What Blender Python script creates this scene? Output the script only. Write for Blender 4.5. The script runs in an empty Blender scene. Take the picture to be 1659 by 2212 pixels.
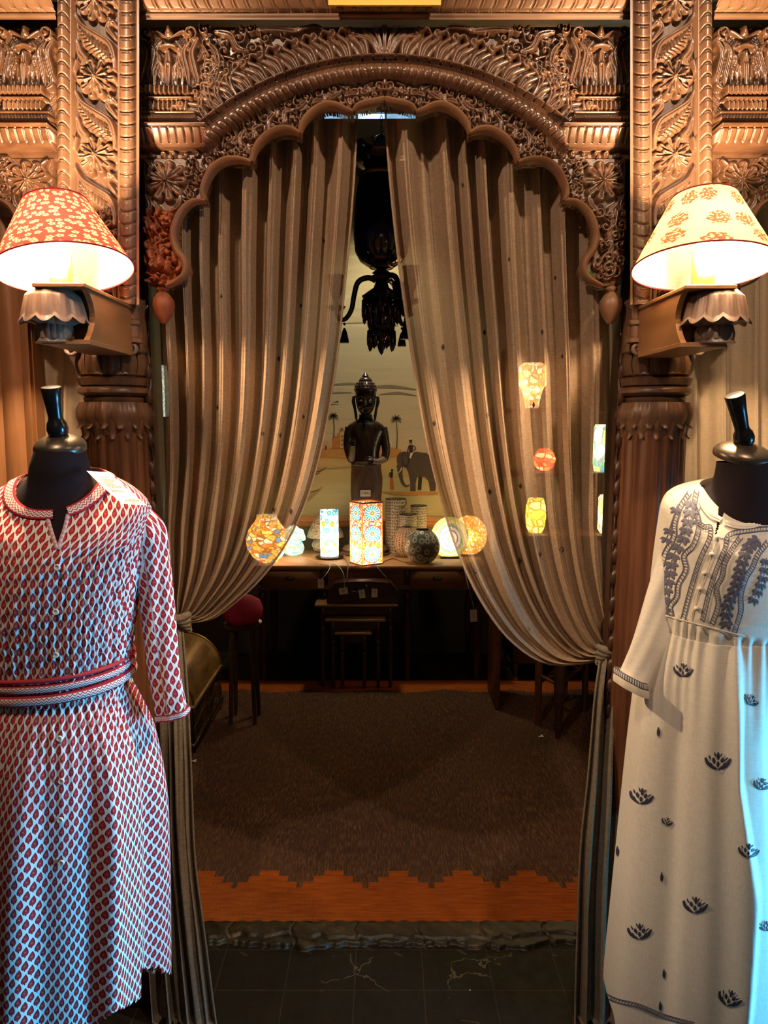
import bpy, math, random
import numpy as np
from mathutils import Vector, Matrix
from mathutils.bvhtree import BVHTree
PI = math.pi
random.seed(7)
RNG = np.random.RandomState(11)
SC = bpy.context.scene
COL = SC.collection

# ------------------------------------------------------------------ camera
FPX, CX, CY, CAMH, PITCH = 1598.0, 829.5, 1106.0, 1.62, math.radians(7.0)
cam = bpy.data.cameras.new('camera'); camo = bpy.data.objects.new('camera', cam); COL.objects.link(camo)
cam.sensor_fit = 'VERTICAL'; cam.sensor_height = 36.0; cam.lens = FPX/2212*36.0
camo.location = (0, 0, CAMH); camo.rotation_euler = (PI/2-PITCH, 0, 0)
cam.clip_start = 0.05
SC.camera = camo
SC.view_settings.view_transform = 'Standard'; SC.view_settings.look = 'None'
SC.view_settings.gamma = 1.0; SC.view_settings.use_curve_mapping = False
SC.view_settings.exposure = 0.0
# ------------------------------------------------------------------ world and general lights
wd = bpy.data.worlds.new('world'); SC.world = wd; wd.use_nodes = True
wd.node_tree.nodes['Background'].inputs[0].default_value = (1.0, 0.72, 0.5, 1)
wd.node_tree.nodes['Background'].inputs[1].default_value = 0.012

def lamp(name, kind, loc, target, power, color, **kw):
    l = bpy.data.lights.new(name, kind); l.energy = power; l.color = color
    for k, v in kw.items(): setattr(l, k, v)
    o = bpy.data.objects.new(name, l); COL.objects.link(o); o.location = loc
    if target is not None:
        o.rotation_euler = (Vector(target)-Vector(loc)).to_track_quat('-Z', 'Y').to_euler()
    return o
# warm ceiling spots of the front hall, a cyan area light added at the right to tint the dresses
lamp('hall_spot', 'SPOT', (-0.75, 0.55, 3.05), (-0.35, 1.95, 1.75), 78, (1.0, .74, .52), spot_size=1.25, spot_blend=.5, shadow_soft_size=.03)
lamp('hall_spot', 'SPOT', (0.80, 0.50, 3.05), (0.42, 1.95, 1.75), 82, (1.0, .74, .52), spot_size=1.25, spot_blend=.5, shadow_soft_size=.03)
lamp('cyan_side_light', 'AREA', (2.2, 0.90, .80), (0.0, 1.12, .70), 19, (.10, .56, 1.0), shape='RECTANGLE', size=.40, size_y=.9, spread=math.radians(62))
lamp('hall_fill', 'AREA', (0.1, -1.6, 2.5), (0.0, 1.9, 1.2), 2.2, (1.0, .8, .66), shape='RECTANGLE', size=1.4, size_y=1.0)
lamp('room_spot', 'SPOT', (0.0, 4.55, 3.2), (0.0, 5.06, 1.3), 78, (1.0, .84, .56), spot_size=1.5, spot_blend=.8, shadow_soft_size=.1)
lamp('room_spot', 'SPOT', (1.75, 4.3, 2.7), (0.15, 3.1, 0.0), 26, (1.0, .64, .36), spot_size=1.2, spot_blend=.9, shadow_soft_size=.12)

# ------------------------------------------------------------------ pixel of the photograph -> point on a plane at depth Y
_c, _s = math.cos(PITCH), math.sin(PITCH)
def W(px, py, Y):
    a = (px-CX)/FPX; b = (CY-py)/FPX
    dy = _c+b*_s; dz = -_s+b*_c
    t = Y/dy
    return Vector((a*t, Y, CAMH+dz*t))
def Wn(px, py, Y):
    a = (px-CX)/FPX; b = (CY-py)/FPX
    t = Y/(_c+b*_s)
    return a*t, CAMH+(-_s+b*_c)*t
def ray(px, py):
    a = (px-CX)/FPX; b = (CY-py)/FPX
    return Vector((a, _c+b*_s, -_s+b*_c)).normalized()
CAMP = Vector((0, 0, CAMH))
def S(Y): return Y/FPX          # metres per pixel at depth Y

# ------------------------------------------------------------------ object helpers
def wl(o):
    v = Vector((0, 0, 0))
    while o is not None: v = v+o.location; o = o.parent
    return v
def tag(o, label=None, cat=None, group=None, kind=None):
    if label: o['label'] = label
    if cat: o['category'] = cat
    if group: o['group'] = group
    if kind: o['kind'] = kind
    return o
def thing(name, loc, label, cat, group=None):
    o = bpy.data.objects.new(name, None); COL.objects.link(o); o.location = loc
    o.empty_display_size = .05
    return tag(o, label, cat, group)
def link_mesh(name, verts, faces, mats, parent=None, smooth=True, midx=None, uv=None, loc=None):
    off = wl(parent) if parent else (Vector(loc) if loc is not None else Vector((0, 0, 0)))
    m = bpy.data.meshes.new(name)
    v = np.asarray(verts, dtype=np.float64).reshape(-1, 3)-np.array(off)
    if isinstance(faces, np.ndarray):
        m.vertices.add(len(v)); m.vertices.foreach_set('co', v.ravel())
        nf = len(faces); m.loops.add(nf*4); m.polygons.add(nf)
        m.loops.foreach_set('vertex_index', faces.ravel().astype(np.int32))
        m.polygons.foreach_set('loop_start', np.arange(nf, dtype=np.int32)*4)
        m.polygons.foreach_set('loop_total', np.full(nf, 4, dtype=np.int32))
        m.update(calc_edges=True)
    else:
        m.from_pydata([tuple(p) for p in v], [], faces)
    if not isinstance(mats, (list, tuple)): mats = [mats]
    for k in mats: m.materials.append(k)
    if midx is not None: m.polygons.foreach_set('material_index', np.asarray(midx, dtype=np.int32))
    m.polygons.foreach_set('use_smooth', np.full(len(m.polygons), bool(smooth)))
    if uv is not None:
        L = m.uv_layers.new(name='UVMap')
        vi = np.empty(len(m.loops), dtype=np.int32); m.loops.foreach_get('vertex_index', vi)
        L.data.foreach_set('uv', np.asarray(uv, dtype=np.float64)[vi].ravel())
    m.validate(); m.update()
    o = bpy.data.objects.new(name, m); COL.objects.link(o)
    if parent: o.parent = parent
    elif loc is not None: o.location = loc
    return o

class MB:
    def __init__(s): s.v = []; s.f = []; s.mi = []; s.uv = []; s.M = Matrix.Identity(4); s.cur = 0; s.sm = []
    def add(s, vs, fs, uvs=None):
        b = len(s.v)
        s.v += [s.M @ Vector(p) for p in vs]
        s.uv += list(uvs) if uvs is not None else [(p[0], p[2]) for p in vs]
        s.f += [tuple(i+b for i in f) for f in fs]; s.mi += [s.cur]*len(fs)
        return s
    def box(s, c, d, rz=0, bev=0):
        x, y, z = d[0]/2, d[1]/2, d[2]/2
        b = min(bev, x*.9, y*.9, z*.9)
        R = Matrix.Rotation(rz, 3, 'Z') if rz else None
        def tr(p):
            v = Vector(p)
            if R: v = R @ v
            return v+Vector(c)
        if b <= 0:
            vs = [tr((i, j, k)) for k in (-z, z) for j in (-y, y) for i in (-x, x)]
            s.add(vs, [(0, 2, 3, 1), (4, 5, 7, 6), (0, 1, 5, 4), (2, 6, 7, 3), (0, 4, 6, 2), (1, 3, 7, 5)])
        else:
            vs = []; fs = []
            prof = [(-z, b), (-z+b, 0), (z-b, 0), (z, b)]
            for (zz, q) in prof:
                X, Y2 = x-q, y-q
                for (sx, sy) in ((-1, -1), (1, -1), (1, 1), (-1, 1)):
                    vs.append(tr((sx*(X-b) , sy*Y2, zz))); vs.append(tr((sx*X, sy*(Y2-b), zz)))
            # order each ring around
            ring = [0, 2, 3, 5, 4, 6, 7, 1]
            ring = [0, 2, 3, 5, 4, 6, 7, 1]
            for k in range(3):
                for i in range(8):
                    a, c2 = ring[i], ring[(i+1) % 8]
                    fs.append((8*k+a, 8*k+c2, 8*k+8+c2, 8*k+8+a))
            fs.append(tuple(reversed(ring))); fs.append(tuple(24+i for i in ring))
            s.add(vs, fs)
        return s
    def lathe(s, c, prof, n=32, sx=1, sy=1, mod=None, cap=True, a0=0, a1=2*PI):
        vs = []; fs = []; uvs = []
        full = abs(a1-a0-2*PI) < 1e-6
        m = n+1
        if full: a0, a1 = a0+PI, a1+PI
        for k, (r, z) in enumerate(prof):
            for i in range(m):
                t = a0+(a1-a0)*i/n
                q = r*(mod(t, z, r) if mod else 1)
                vs.append((c[0]+q*math.sin(t)*sx, c[1]-q*math.cos(t)*sy, c[2]+z)); uvs.append((i/n, k/(len(prof)-1)))
        for k in range(len(prof)-1):
            for i in range(n):
                j = i+1
                fs.append((k*m+i, k*m+j, k*m+m+j, k*m+m+i))
        if cap and full:
            if prof[0][0] > 1e-5: fs.append(tuple(reversed(range(n))))
            if prof[-1][0] > 1e-5: fs.append(tuple((len(prof)-1)*m+i for i in range(n)))
        return s.add(vs, fs, uvs)
    def tube(s, pts, rad, n=10, flat=1.0, cap=True, up=None):
        P = [Vector(p) for p in pts]
        if not hasattr(rad, '__len__'): rad = [rad]*len(P)
        vs = []; fs = []
        N = None
        for i, p in enumerate(P):
            t = (P[min(i+1, len(P)-1)]-P[max(i-1, 0)])
            if t.length < 1e-9: t = Vector((0, 0, 1))
            t.normalize()
            if N is None:
                N = up.copy() if up else (Vector((0, 1, 0)) if abs(t.y) < .9 else Vector((1, 0, 0)))
            N = (N-t*N.dot(t)).normalized(); B = t.cross(N)
            for k in range(n):
                a = 2*PI*k/n
                vs.append(p+(N*math.cos(a)*flat+B*math.sin(a))*rad[i])
        for i in range(len(P)-1):
            for k in range(n):
                j = (k+1) % n
                fs.append((i*n+k, i*n+j, i*n+n+j, i*n+n+k))
        if cap: fs.append(tuple(reversed(range(n)))); fs.append(tuple((len(P)-1)*n+k for k in range(n)))
        return s.add(vs, fs)
    def grid(s, fn, nu, nv, uvf=None):
        vs = []; uvs = []
        for j in range(nv+1):
            for i in range(nu+1):
                vs.append(fn(i/nu, j/nv)); uvs.append(uvf(i/nu, j/nv) if uvf else (i/nu, j/nv))
        fs = [(j*(nu+1)+i, j*(nu+1)+i+1, (j+1)*(nu+1)+i+1, (j+1)*(nu+1)+i) for j in range(nv) for i in range(nu)]
        return s.add(vs, fs, uvs)
    def prism(s, poly, y0, y1):
        # poly: list of (x,z), extruded along y
        n = len(poly)
        vs = [(x, y0, z) for x, z in poly]+[(x, y1, z) for x, z in poly]
        fs = [tuple(range(n)), tuple(reversed(range(n, 2*n)))]+[(i, (i+1) % n, n+(i+1) % n, n+i) for i in range(n)]
        return s.add(vs, fs)
    def ell(s, c, r, n=16, m=10):
        return s.lathe(c, [(max(1e-4, math.sin(PI*k/m))*1.0, -math.cos(PI*k/m)*r[2]) for k in range(m+1)], n, sx=r[0], sy=r[1], cap=False)
    def build(s, name, mats, parent=None, smooth=True, loc=None, uv=True):
        o = link_mesh(name, [tuple(p) for p in s.v], s.f, mats, parent, smooth, s.mi if isinstance(mats, (list, tuple)) else None, s.uv if uv else None, loc)
        if smooth:
            try: o.data.set_sharp_from_angle(angle=math.radians(50))
            except Exception: pass
        return o

def spline(pts, n):
    P = np.array(pts, dtype=float); k = len(P)
    ts = np.linspace(0, k-1, n); out = []
    for t in ts:
        i = min(int(t), k-2); f = t-i
        p0 = P[max(i-1, 0)]; p1 = P[i]; p2 = P[i+1]; p3 = P[min(i+2, k-1)]
        out.append(.5*((2*p1)+(-p0+p2)*f+(2*p0-5*p1+4*p2-p3)*f*f+(-p0+3*p1-3*p2+p3)*f**3))
    return np.array(out)

# ------------------------------------------------------------------ materials
class NB:
    def __init__(s, name):
        s.m = bpy.data.materials.new(name); s.m.use_nodes = True; s.t = s.m.node_tree
        s.b = s.t.nodes['Principled BSDF']; s.out = s.t.nodes['Material Output']
    def n(s, typ, ins=None, **kw):
        nd = s.t.nodes.new(typ)
        for k, v in kw.items(): setattr(nd, k, v)
        if ins:
            for k, v in ins.items(): s.set(nd.inputs[k], v)
        return nd
    def set(s, inp, v):
        if hasattr(v, 'links') or isinstance(v, bpy.types.NodeSocket): s.t.links.new(v, inp)
        elif v is not None: inp.default_value = v
    def math(s, op, a, b=None, c=None):
        nd = s.t.nodes.new('ShaderNodeMath'); nd.operation = op
        s.set(nd.inputs[0], a)
        if b is not None: s.set(nd.inputs[1], b)
        if c is not None: s.set(nd.inputs[2], c)
        return nd.outputs[0]
    def mix(s, f, a, b):
        nd = s.t.nodes.new('ShaderNodeMix'); nd.data_type = 'RGBA'
        s.set(nd.inputs[0], f); s.set(nd.inputs[6], a); s.set(nd.inputs[7], b)
        return nd.outputs[2]
    def obj(s): return s.n('ShaderNodeTexCoord').outputs['Object']
    def uv(s): return s.n('ShaderNodeTexCoord').outputs['UV']
    def mapv(s, vec, scale): return s.n('ShaderNodeMapping', {'Vector': vec, 'Scale': scale}).outputs[0]
    def noise(s, vec, scale, det=4, rough=.55, out=0): return s.n('ShaderNodeTexNoise', {'Vector': vec, 'Scale': scale, 'Detail': det, 'Roughness': rough}).outputs[out]
    def ramp(s, f, stops):
        nd = s.n('ShaderNodeValToRGB'); s.set(nd.inputs[0], f)
        e = nd.color_ramp.elements
        while len(e) < len(stops): e.new(.5)
        for i, (p, c) in enumerate(stops): e[i].position = p; e[i].color = (*c, 1)
        return nd.outputs[0]
    def bump(s, h, strength=.3, dist=.002):
        nd = s.n('ShaderNodeBump', {'Height': h, 'Strength': strength, 'Distance': dist}); return nd.outputs[0]
    def sep(s, v):
        nd = s.n('ShaderNodeSeparateXYZ', {0: v}); return nd.outputs
    def fin(s, color=None, rough=.5, metal=0, normal=None, spec=.5, **kw):
        s.set(s.b.inputs['Base Color'], (*color, 1) if isinstance(color, tuple) and len(color) == 3 else color)
        s.set(s.b.inputs['Roughness'], rough); s.set(s.b.inputs['Metallic'], metal)
        s.set(s.b.inputs['Specular IOR Level'], spec)
        if normal is not None: s.set(s.b.inputs['Normal'], normal)
        for k, v in kw.items(): s.set(s.b.inputs[k], v)
        return s.m
def C3(c): return (*c, 1)
def plain(name, color, rough=.5, metal=0, spec=.5, var=.12, sc=30, bump=.1, **kw):
    b = NB(name); v = b.obj(); nz = b.noise(v, sc)
    c = b.mix(nz, C3(tuple(x*(1-var) for x in color)), C3(tuple(min(1, x*(1+var)) for x in color)))
    return b.fin(c, rough, metal, b.bump(nz, bump, .001), spec, **kw)
def wood(name, dark, light, axis=(1, 1, .08), sc=26, rough=.42, bump=.35, spec=.5, var=None):
    b = NB(name); v = b.obj()
    g = b.noise(b.mapv(v, axis), sc, 6, .65)
    g2 = b.noise(v, 3.5, 3)
    f = b.math('ADD', b.math('MULTIPLY', g, .75), b.math('MULTIPLY', g2, .35))
    stops = [(.3, dark), (.75, light)]
    c = b.ramp(f, stops)
    if var: c = b.mix(b.n('ShaderNodeMapRange', {0: b.noise(v, 2.2, 3), 1: .5, 2: .65}).outputs[0], c, C3(var))
    r = b.n('ShaderNodeMapRange', {0: g, 1: .3, 2: .8, 3: rough-.1, 4: rough+.15}).outputs[0]
    return b.fin(c, r, 0, b.bump(g, bump, .0015), spec)
def fabric_mat(name, c1, c2, transl=.35, transp=.0, weave=900, rough=.9, extra=None, var=0, bump=.25):
    b = NB(name); v = b.obj()
    sx = b.sep(v)
    wv = b.noise(b.mapv(v, (1, 1, .12)), weave*.35, 2)
    wh = b.noise(b.mapv(v, (.12, .12, 1)), weave*.35, 2)
    w = b.math('MULTIPLY', b.math('ADD', wv, wh), .5)
    c = b.ramp(w, [(.38, c1), (.62, c2)])
    if extra: c = extra(b, c)
    nrm = b.bump(w, bump, .0008)
    d = b.n('ShaderNodeBsdfDiffuse', {'Color': c, 'Normal': nrm})
    t = b.n('ShaderNodeBsdfTranslucent', {'Color': c, 'Normal': nrm})
    mx = b.n('ShaderNodeMixShader', {0: transl, 1: d.outputs[0], 2: t.outputs[0]}).outputs[0]
    if transp:
        tr = b.n('ShaderNodeBsdfTransparent', {'Color': (1, .93, .82, 1)})
        fac = b.n('ShaderNodeMapRange', {0: w, 1: .35, 2: .65, 3: transp*1.35, 4: transp*.65}).outputs[0]
        mx = b.n('ShaderNodeMixShader', {0: fac, 1: mx, 2: tr.outputs[0]}).outputs[0]
    b.t.links.new(mx, b.out.inputs['Surface'])
    return b.m
def flowers(b, vec, scale, petals=5, r0=.24, amp=.09, rnd=.75):
    # scattered flower shapes; returns (mask, centre mask, random colour of the cell)
    vn = b.n('ShaderNodeTexVoronoi', {'Vector': vec, 'Scale': scale, 'Randomness': rnd}); vn.voronoi_dimensions = '2D'
    sc = b.n('ShaderNodeVectorMath', {0: vec}, operation='SCALE'); sc.inputs['Scale'].default_value = scale
    # position output is in unscaled space
    df = b.n('ShaderNodeVectorMath', {0: vec, 1: vn.outputs['Position']}, operation='SUBTRACT')
    q = b.sep(df.outputs[0])
    ang = b.math('ARCTAN2', q[1], q[0])
    col = b.n('ShaderNodeSeparateColor', {0: vn.outputs['Color']})
    ang = b.math('ADD', ang, b.math('MULTIPLY', col.outputs[0], 6.28))
    rr = b.math('ADD', b.math('MULTIPLY', b.math('ABSOLUTE', b.math('COSINE', b.math('MULTIPLY', ang, petals/2))), amp), r0-amp)
    mask = b.math('LESS_THAN', vn.outputs['Distance'], rr)
    cen = b.math('LESS_THAN', vn.outputs['Distance'], r0*.28)
    return mask, cen, col
M = {}
M['carved'] = wood('carved_teak', (.040, .016, .007), (.20, .090, .043), axis=(.3, 1, .5), sc=40, rough=.31, bump=.3, spec=.85)
M['carved_post'] = wood('carved_post_teak', (.055, .025, .013), (.24, .12, .065), axis=(1, 1, .1), sc=38, rough=.34, bump=.3, spec=.75)
M['rim'] = wood('rim_wood', (.10, .043, .02), (.31, .155, .075), axis=(.2, 1, .3), sc=30, rough=.42, bump=.3)
M['weathered'] = wood('weathered_wood', (.10, .02, .006), (.36, .10, .030), axis=(1, 1, .3), sc=46, rough=.6, bump=.7)
M['pillar'] = wood('pillar_wood', (.030, .010, .005), (.17, .062, .024), axis=(1, 1, .06), sc=44, rough=.36, bump=.6, spec=.6)
M['capital'] = wood('capital_wood', (.05, .022, .012), (.17, .083, .043), axis=(1, 1, .15), sc=40, rough=.4, bump=.4, spec=.5)
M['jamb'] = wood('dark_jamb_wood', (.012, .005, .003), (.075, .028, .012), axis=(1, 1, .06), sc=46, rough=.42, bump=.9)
M['bracket'] = wood('bracket_wood', (.16, .07, .025), (.38, .19, .075), axis=(.1, .1, 1), sc=26, rough=.45, bump=.25)
M['lotus'] = wood('lotus_wood', (.10, .06, .045), (.30, .20, .15), axis=(1, 1, .4), sc=26, rough=.36, bump=.3)
M['post2'] = wood('plain_post_wood', (.16, .055, .018), (.42, .19, .075), axis=(1, 1, .05), sc=26, rough=.45)
M['darkwood'] = wood('dark_furniture_wood', (.016, .006, .003), (.075, .030, .014), axis=(.2, 1, 1), sc=30, rough=.35, bump=.2)
M['deskwood'] = wood('desk_wood', (.10, .040, .014), (.30, .14, .05), axis=(.08, 1, 1), sc=26, rough=.45, bump=.2)
M['desktop'] = wood('desk_top_wood', (.26, .13, .05), (.50, .29, .12), axis=(.08, 1, 1), sc=20, rough=.5, bump=.2)
M['edgewood'] = wood('light_edged_wood', (.18, .085, .03), (.40, .23, .09), axis=(.08, 1, 1), sc=30, rough=.3, bump=.2)
M['black_fabric'] = plain('black_jersey', (.012, .006, .008), .9, var=.2, sc=500, bump=.2, spec=.2)
M['black_paint'] = plain('black_lacquered_wood', (.010, .008, .008), .22, var=.1, sc=20, bump=.02)
M['black_cap'] = plain('black_brown_cap', (.10, .072, .05), .33, .7, var=.1, sc=20, bump=.02)
M['brass'] = plain('aged_brass', (.42, .27, .08), .35, 1, sc=40)
M['paper'] = plain('white_paper', (.80, .74, .62), .8, sc=60, bump=.05, var=.05)
M['ink'] = plain('grey_ink', (.25, .20, .16), .8)
M['ink_dark'] = plain('dark_ink', (.05, .03, .03), .8)
M['cable'] = plain('black_cable', (.015, .012, .012), .5)
M['cablew'] = plain('pale_cable', (.55, .48, .38), .5)
def spots(b, c): return c
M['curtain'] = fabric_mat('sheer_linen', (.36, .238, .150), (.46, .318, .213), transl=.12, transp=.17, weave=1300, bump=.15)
M['curtain_tail'] = fabric_mat('shaded_linen_tail', (.17, .135, .10), (.27, .22, .165), transl=.15, transp=.0, weave=1100)  # tails and tie folds: dimmer light low down put into a darker linen
M['side_curtain'] = fabric_mat('side_linen', (.54, .40, .26), (.62, .47, .32), transl=.25, transp=.03, weave=1100)
M['spot'] = plain('dark_woven_spot', (.05, .03, .022), .9)

def bulb_mat(name, col, st):
    b = NB(name)
    return b.fin((1, 1, 1), .5, **{'Emission Color': C3(col), 'Emission Strength': st})

# ------------------------------------------------------------------ relief carving (a height field over the panel)
class Relief:
    def __init__(s, x0, y0, x1, y1, step):
        s.step = step
        s.xs = np.arange(x0, x1+step*.5, step); s.ys = np.arange(y0, y1+step*.5, step)
        s.X, s.Y = np.meshgrid(s.xs, s.ys); s.h = np.zeros_like(s.X)
    def win(s, x0, y0, x1, y1):
        i0 = max(0, int((x0-s.xs[0])/s.step)); i1 = min(len(s.xs), int((x1-s.xs[0])/s.step)+2)
        j0 = max(0, int((y0-s.ys[0])/s.step)); j1 = min(len(s.ys), int((y1-s.ys[0])/s.step)+2)
        if i0 >= i1 or j0 >= j1: return None
        return slice(j0, j1), slice(i0, i1)
    def stroke(s, pts, rad, H, base=0, groove=0, ribs=0, sharp=.5, n=None, gw=.22):
        P = spline(pts, n or max(4, 5*len(pts))) if len(pts) > 2 else np.array(pts, float)
        if not hasattr(rad, '__len__'): rad = [rad, rad]
        R = np.interp(np.linspace(0, 1, len(P)), np.linspace(0, 1, len(rad)), rad)
        rm = R.max()
        w = s.win(P[:, 0].min()-rm, P[:, 1].min()-rm, P[:, 0].max()+rm, P[:, 1].max()+rm)
        if w is None: return
        X = s.X[w]; Y = s.Y[w]
        bq = np.full(X.shape, 9.0); bd = np.zeros(X.shape); bt = np.zeros(X.shape)
        L = 0
        for i in range(len(P)-1):
            a = P[i]; d = P[i+1]-a; l2 = d.dot(d)+1e-9; l = math.sqrt(l2)
            t = np.clip(((X-a[0])*d[0]+(Y-a[1])*d[1])/l2, 0, 1)
            dx = X-a[0]-t*d[0]; dy = Y-a[1]-t*d[1]
            dist = np.sqrt(dx*dx+dy*dy); rr = R[i]+(R[i+1]-R[i])*t
            q = dist/np.maximum(rr, .3)
            sg = np.sign(dx*d[1]-dy*d[0])
            k = q < bq
            bq = np.where(k, q, bq); bd = np.where(k, q*sg, bd); bt = np.where(k, L+l*t, bt)
            L += l
        ins = bq < 1
        z = H*np.power(np.clip(1-bq*bq, 0, 1), sharp)
        if groove: z = z-groove*np.exp(-(bd/gw)**2)
        if ribs: z = z-H*.28*np.power(.5+.5*np.cos(2*PI*(bt+np.abs(bd)*rm*.8)/ribs), 3)*(bq < .95)
        s.h[w] = np.where(ins, np.maximum(s.h[w], base+z), s.h[w])
    def spiral(s, cx, cy, r, turns=1.4, a0=0, w=4, H=.01, flip=1, base=0, tail=None):
        n = int(10*turns)+3; pts = []
        for i in range(n):
            t = i/(n-1); a = a0+flip*2*PI*turns*t; q = r*(1-.86*t)
            pts.append((cx+q*math.cos(a), cy+q*math.sin(a)))
        if tail is not None: pts = [tail]+pts
        s.stroke(pts, [w*.6, w, w*.8, w*.9], H, base, n=len(pts)*2)
        s.stroke([(cx-.5, cy), (cx+.5, cy)], [w*.9, w*.9], H*1.15, base)
    def flower(s, cx, cy, R, n=10, H=.014, base=0, a0=0, sy=1, jag=.06):
        for k in range(n):
            a = a0+2*PI*k/n+random.uniform(-1, 1)*.03
            q = R*(1+random.uniform(-1, 1)*jag)
            p0 = (cx+.25*R*math.cos(a), cy+.25*R*math.sin(a)*sy); p1 = (cx+.78*q*math.cos(a), cy+.78*q*math.sin(a)*sy)
            w = 2.35*R/n
            s.stroke([p0, p1], [w*.45, w*.95], H*.8, base, groove=H*.35, gw=.2)
        for k in range(n):
            a = a0+2*PI*(k+.5)/n
            s.stroke([(cx+.1*R*math.cos(a), cy+.1*R*math.sin(a)*sy), (cx+.55*R*math.cos(a), cy+.55*R*math.sin(a)*sy)], [R*.05, R*.075], H*.95, base+.001)
        s.stroke([(cx-.4, cy), (cx+.4, cy)], [R*.13]*2, H*1.3, base)
    def filigree(s, poly, n, r=(9, 15), H=(.009, .016), mind=20, seed=0):
        rs = random.Random(seed); P = np.array(poly); pts = []
        x0, y0 = P.min(0); x1, y1 = P.max(0); tries = 0
        while len(pts) < n and tries < n*40:
            tries += 1
            x = rs.uniform(x0, x1); y = rs.uniform(y0, y1)
            if not inpoly(np.array([x]), np.array([y]), poly)[0]: continue
            if any((x-a)**2+(y-b)**2 < mind**2 for a, b in pts): continue
            pts.append((x, y))
        for (x, y) in pts:
            a = rs.uniform(0, 6.28); f = rs.choice((-1, 1)); q = rs.uniform(*r); h = rs.uniform(*H)
            s.spiral(x, y, q, rs.uniform(1.0, 1.5), a, q*.30, h, f, tail=(x+q*2.1*math.cos(a-f*.7), y+q*2.1*math.sin(a-f*.7)))
            for m in range(3):
                b = a+rs.uniform(1.5, 5); c = b+f*.8
                s.stroke([(x+q*.9*math.cos(b), y+q*.9*math.sin(b)), (x+q*1.5*math.cos(b+.2*f), y+q*1.5*math.sin(b+.2*f)), (x+q*1.9*math.cos(c), y+q*1.9*math.sin(c))],
                         [q*.15, q*.38, q*.12], h*.85, 0, groove=h*.3)
    def mesh(s, name, mask, Y0, mat, parent, fx=None, thick=.05, gain=1.35):
        mk = mask.copy()
        d = mk.copy()
        d[1:] |= mk[:-1]; d[:-1] |= mk[1:]; d[:, 1:] |= mk[:, :-1]; d[:, :-1] |= mk[:, 1:]
        d2 = d.copy(); d2[1:] |= d[:-1]; d2[:-1] |= d[1:]; d2[:, 1:] |= d[:, :-1]; d2[:, :-1] |= d[:, 1:]
        h = np.where(mk, s.h*gain, -thick)
        PX = s.X if fx is None else fx(s.X)
        x, z = Wn(PX, s.Y, Y0)
        V = np.stack([x, Y0-h, z], -1).reshape(-1, 3)
        ny, nx = s.X.shape
        idx = np.arange(ny*nx).reshape(ny, nx)
        cell = d[:-1, :-1] & d[1:, :-1] & d[:-1, 1:] & d[1:, 1:]
        A = idx[:-1, :-1][cell]; B = idx[:-1, 1:][cell]; Cc = idx[1:, 1:][cell]; D = idx[1:, :-1][cell]
        flipped = fx is not None and fx(1.0) > fx(2.0)
        F = np.stack([A, D, Cc, B] if not flipped else [A, B, Cc, D], -1)
        used = np.zeros(ny*nx, bool); used[F.ravel()] = True
        remap = np.cumsum(used)-1
        return link_mesh(name, V[used], remap[F], mat, parent, True)
def inpoly(x, y, poly):
    ins = np.zeros(x.shape, bool); n = len(poly); j = n-1
    for i in range(n):
        xi, yi = poly[i]; xj, yj = poly[j]
        if yi != yj:
            c = ((yi > y) != (yj > y)) & (x < (xj-xi)*(y-yi)/(yj-yi)+xi)
            ins ^= c
        j = i
    return ins
def ropeband(r, mask, s, t, P, H, base=0, lean=.45, gd=.35, sw=.07):
    # s: -1..1 across, t: distance along; a rounded moulding cut by curved leaf lines
    z = H*np.sqrt(np.clip(1-s*s, 0, 1))
    ph = t/P-lean*np.sqrt(np.clip(1-s*s, 0, 1))
    fr = ph-np.round(ph)
    z = z-H*gd*np.exp(-(fr/sw)**2)-H*gd*.5*np.exp(-((fr-.2)/(sw*.6))**2)*(np.abs(s) < .55)
    r.h = np.where(mask, np.maximum(r.h, base+z), r.h)
# ================================================================== the carved facade
YA = 1.95          # face of the arch boards
YP = 1.88          # face of the carved posts
LOBES = [[(831, 216), (812, 224), (790, 229), (772, 236), (764, 246)],
         [(764, 246), (750, 243), (730, 234), (707, 231), (685, 240), (665, 256), (652, 275), (648, 292)],
         [(648, 292), (630, 284), (608, 283), (585, 292), (565, 308), (550, 330), (545, 353)],
         [(545, 353), (522, 347), (495, 348), (475, 357), (458, 374), (446, 398), (441, 420), (446, 436)],
         [(446, 436), (425, 436), (405, 448), (390, 468), (380, 495), (379, 520), (386, 545), (400, 562), (405, 582), (398, 600), (380, 612), (362, 620)]]
LOBES = [spline(l, 22) for l in LOBES]
SC_TOP = [tuple(p) for l in LOBES[:3] for p in l]+[tuple(p) for p in LOBES[3][:9]]
POLY_C = [(303, 60), (831.5, 60), (831.5, 216)]+SC_TOP+[(500, 345), (303, 345)]
POLY_B = [(312, 343)]+[(475, 343)]+[tuple(p) for p in LOBES[3][8:]]+[tuple(p) for p in LOBES[4]]+[(318, 612)]
MIR = lambda x: 1662-x
MIRL = lambda x: 427-x        # side arch left of the left post
MIRR = lambda x: 1235+x       # side arch right of the right post

arch = thing('carved_archway', W(831, 2078, YA), 'brown carved wooden archway with scalloped edge, framing the tied-back curtains in the middle', 'archway')
# ---- half of the centre panel, mirrored into the whole
R = Relief(303, 60, 831.5, 372, 1.5)
r = np.sqrt((R.X-831)**2+(R.Y-742)**2); th = np.arctan2(831-R.X, 742-R.Y)
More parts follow.
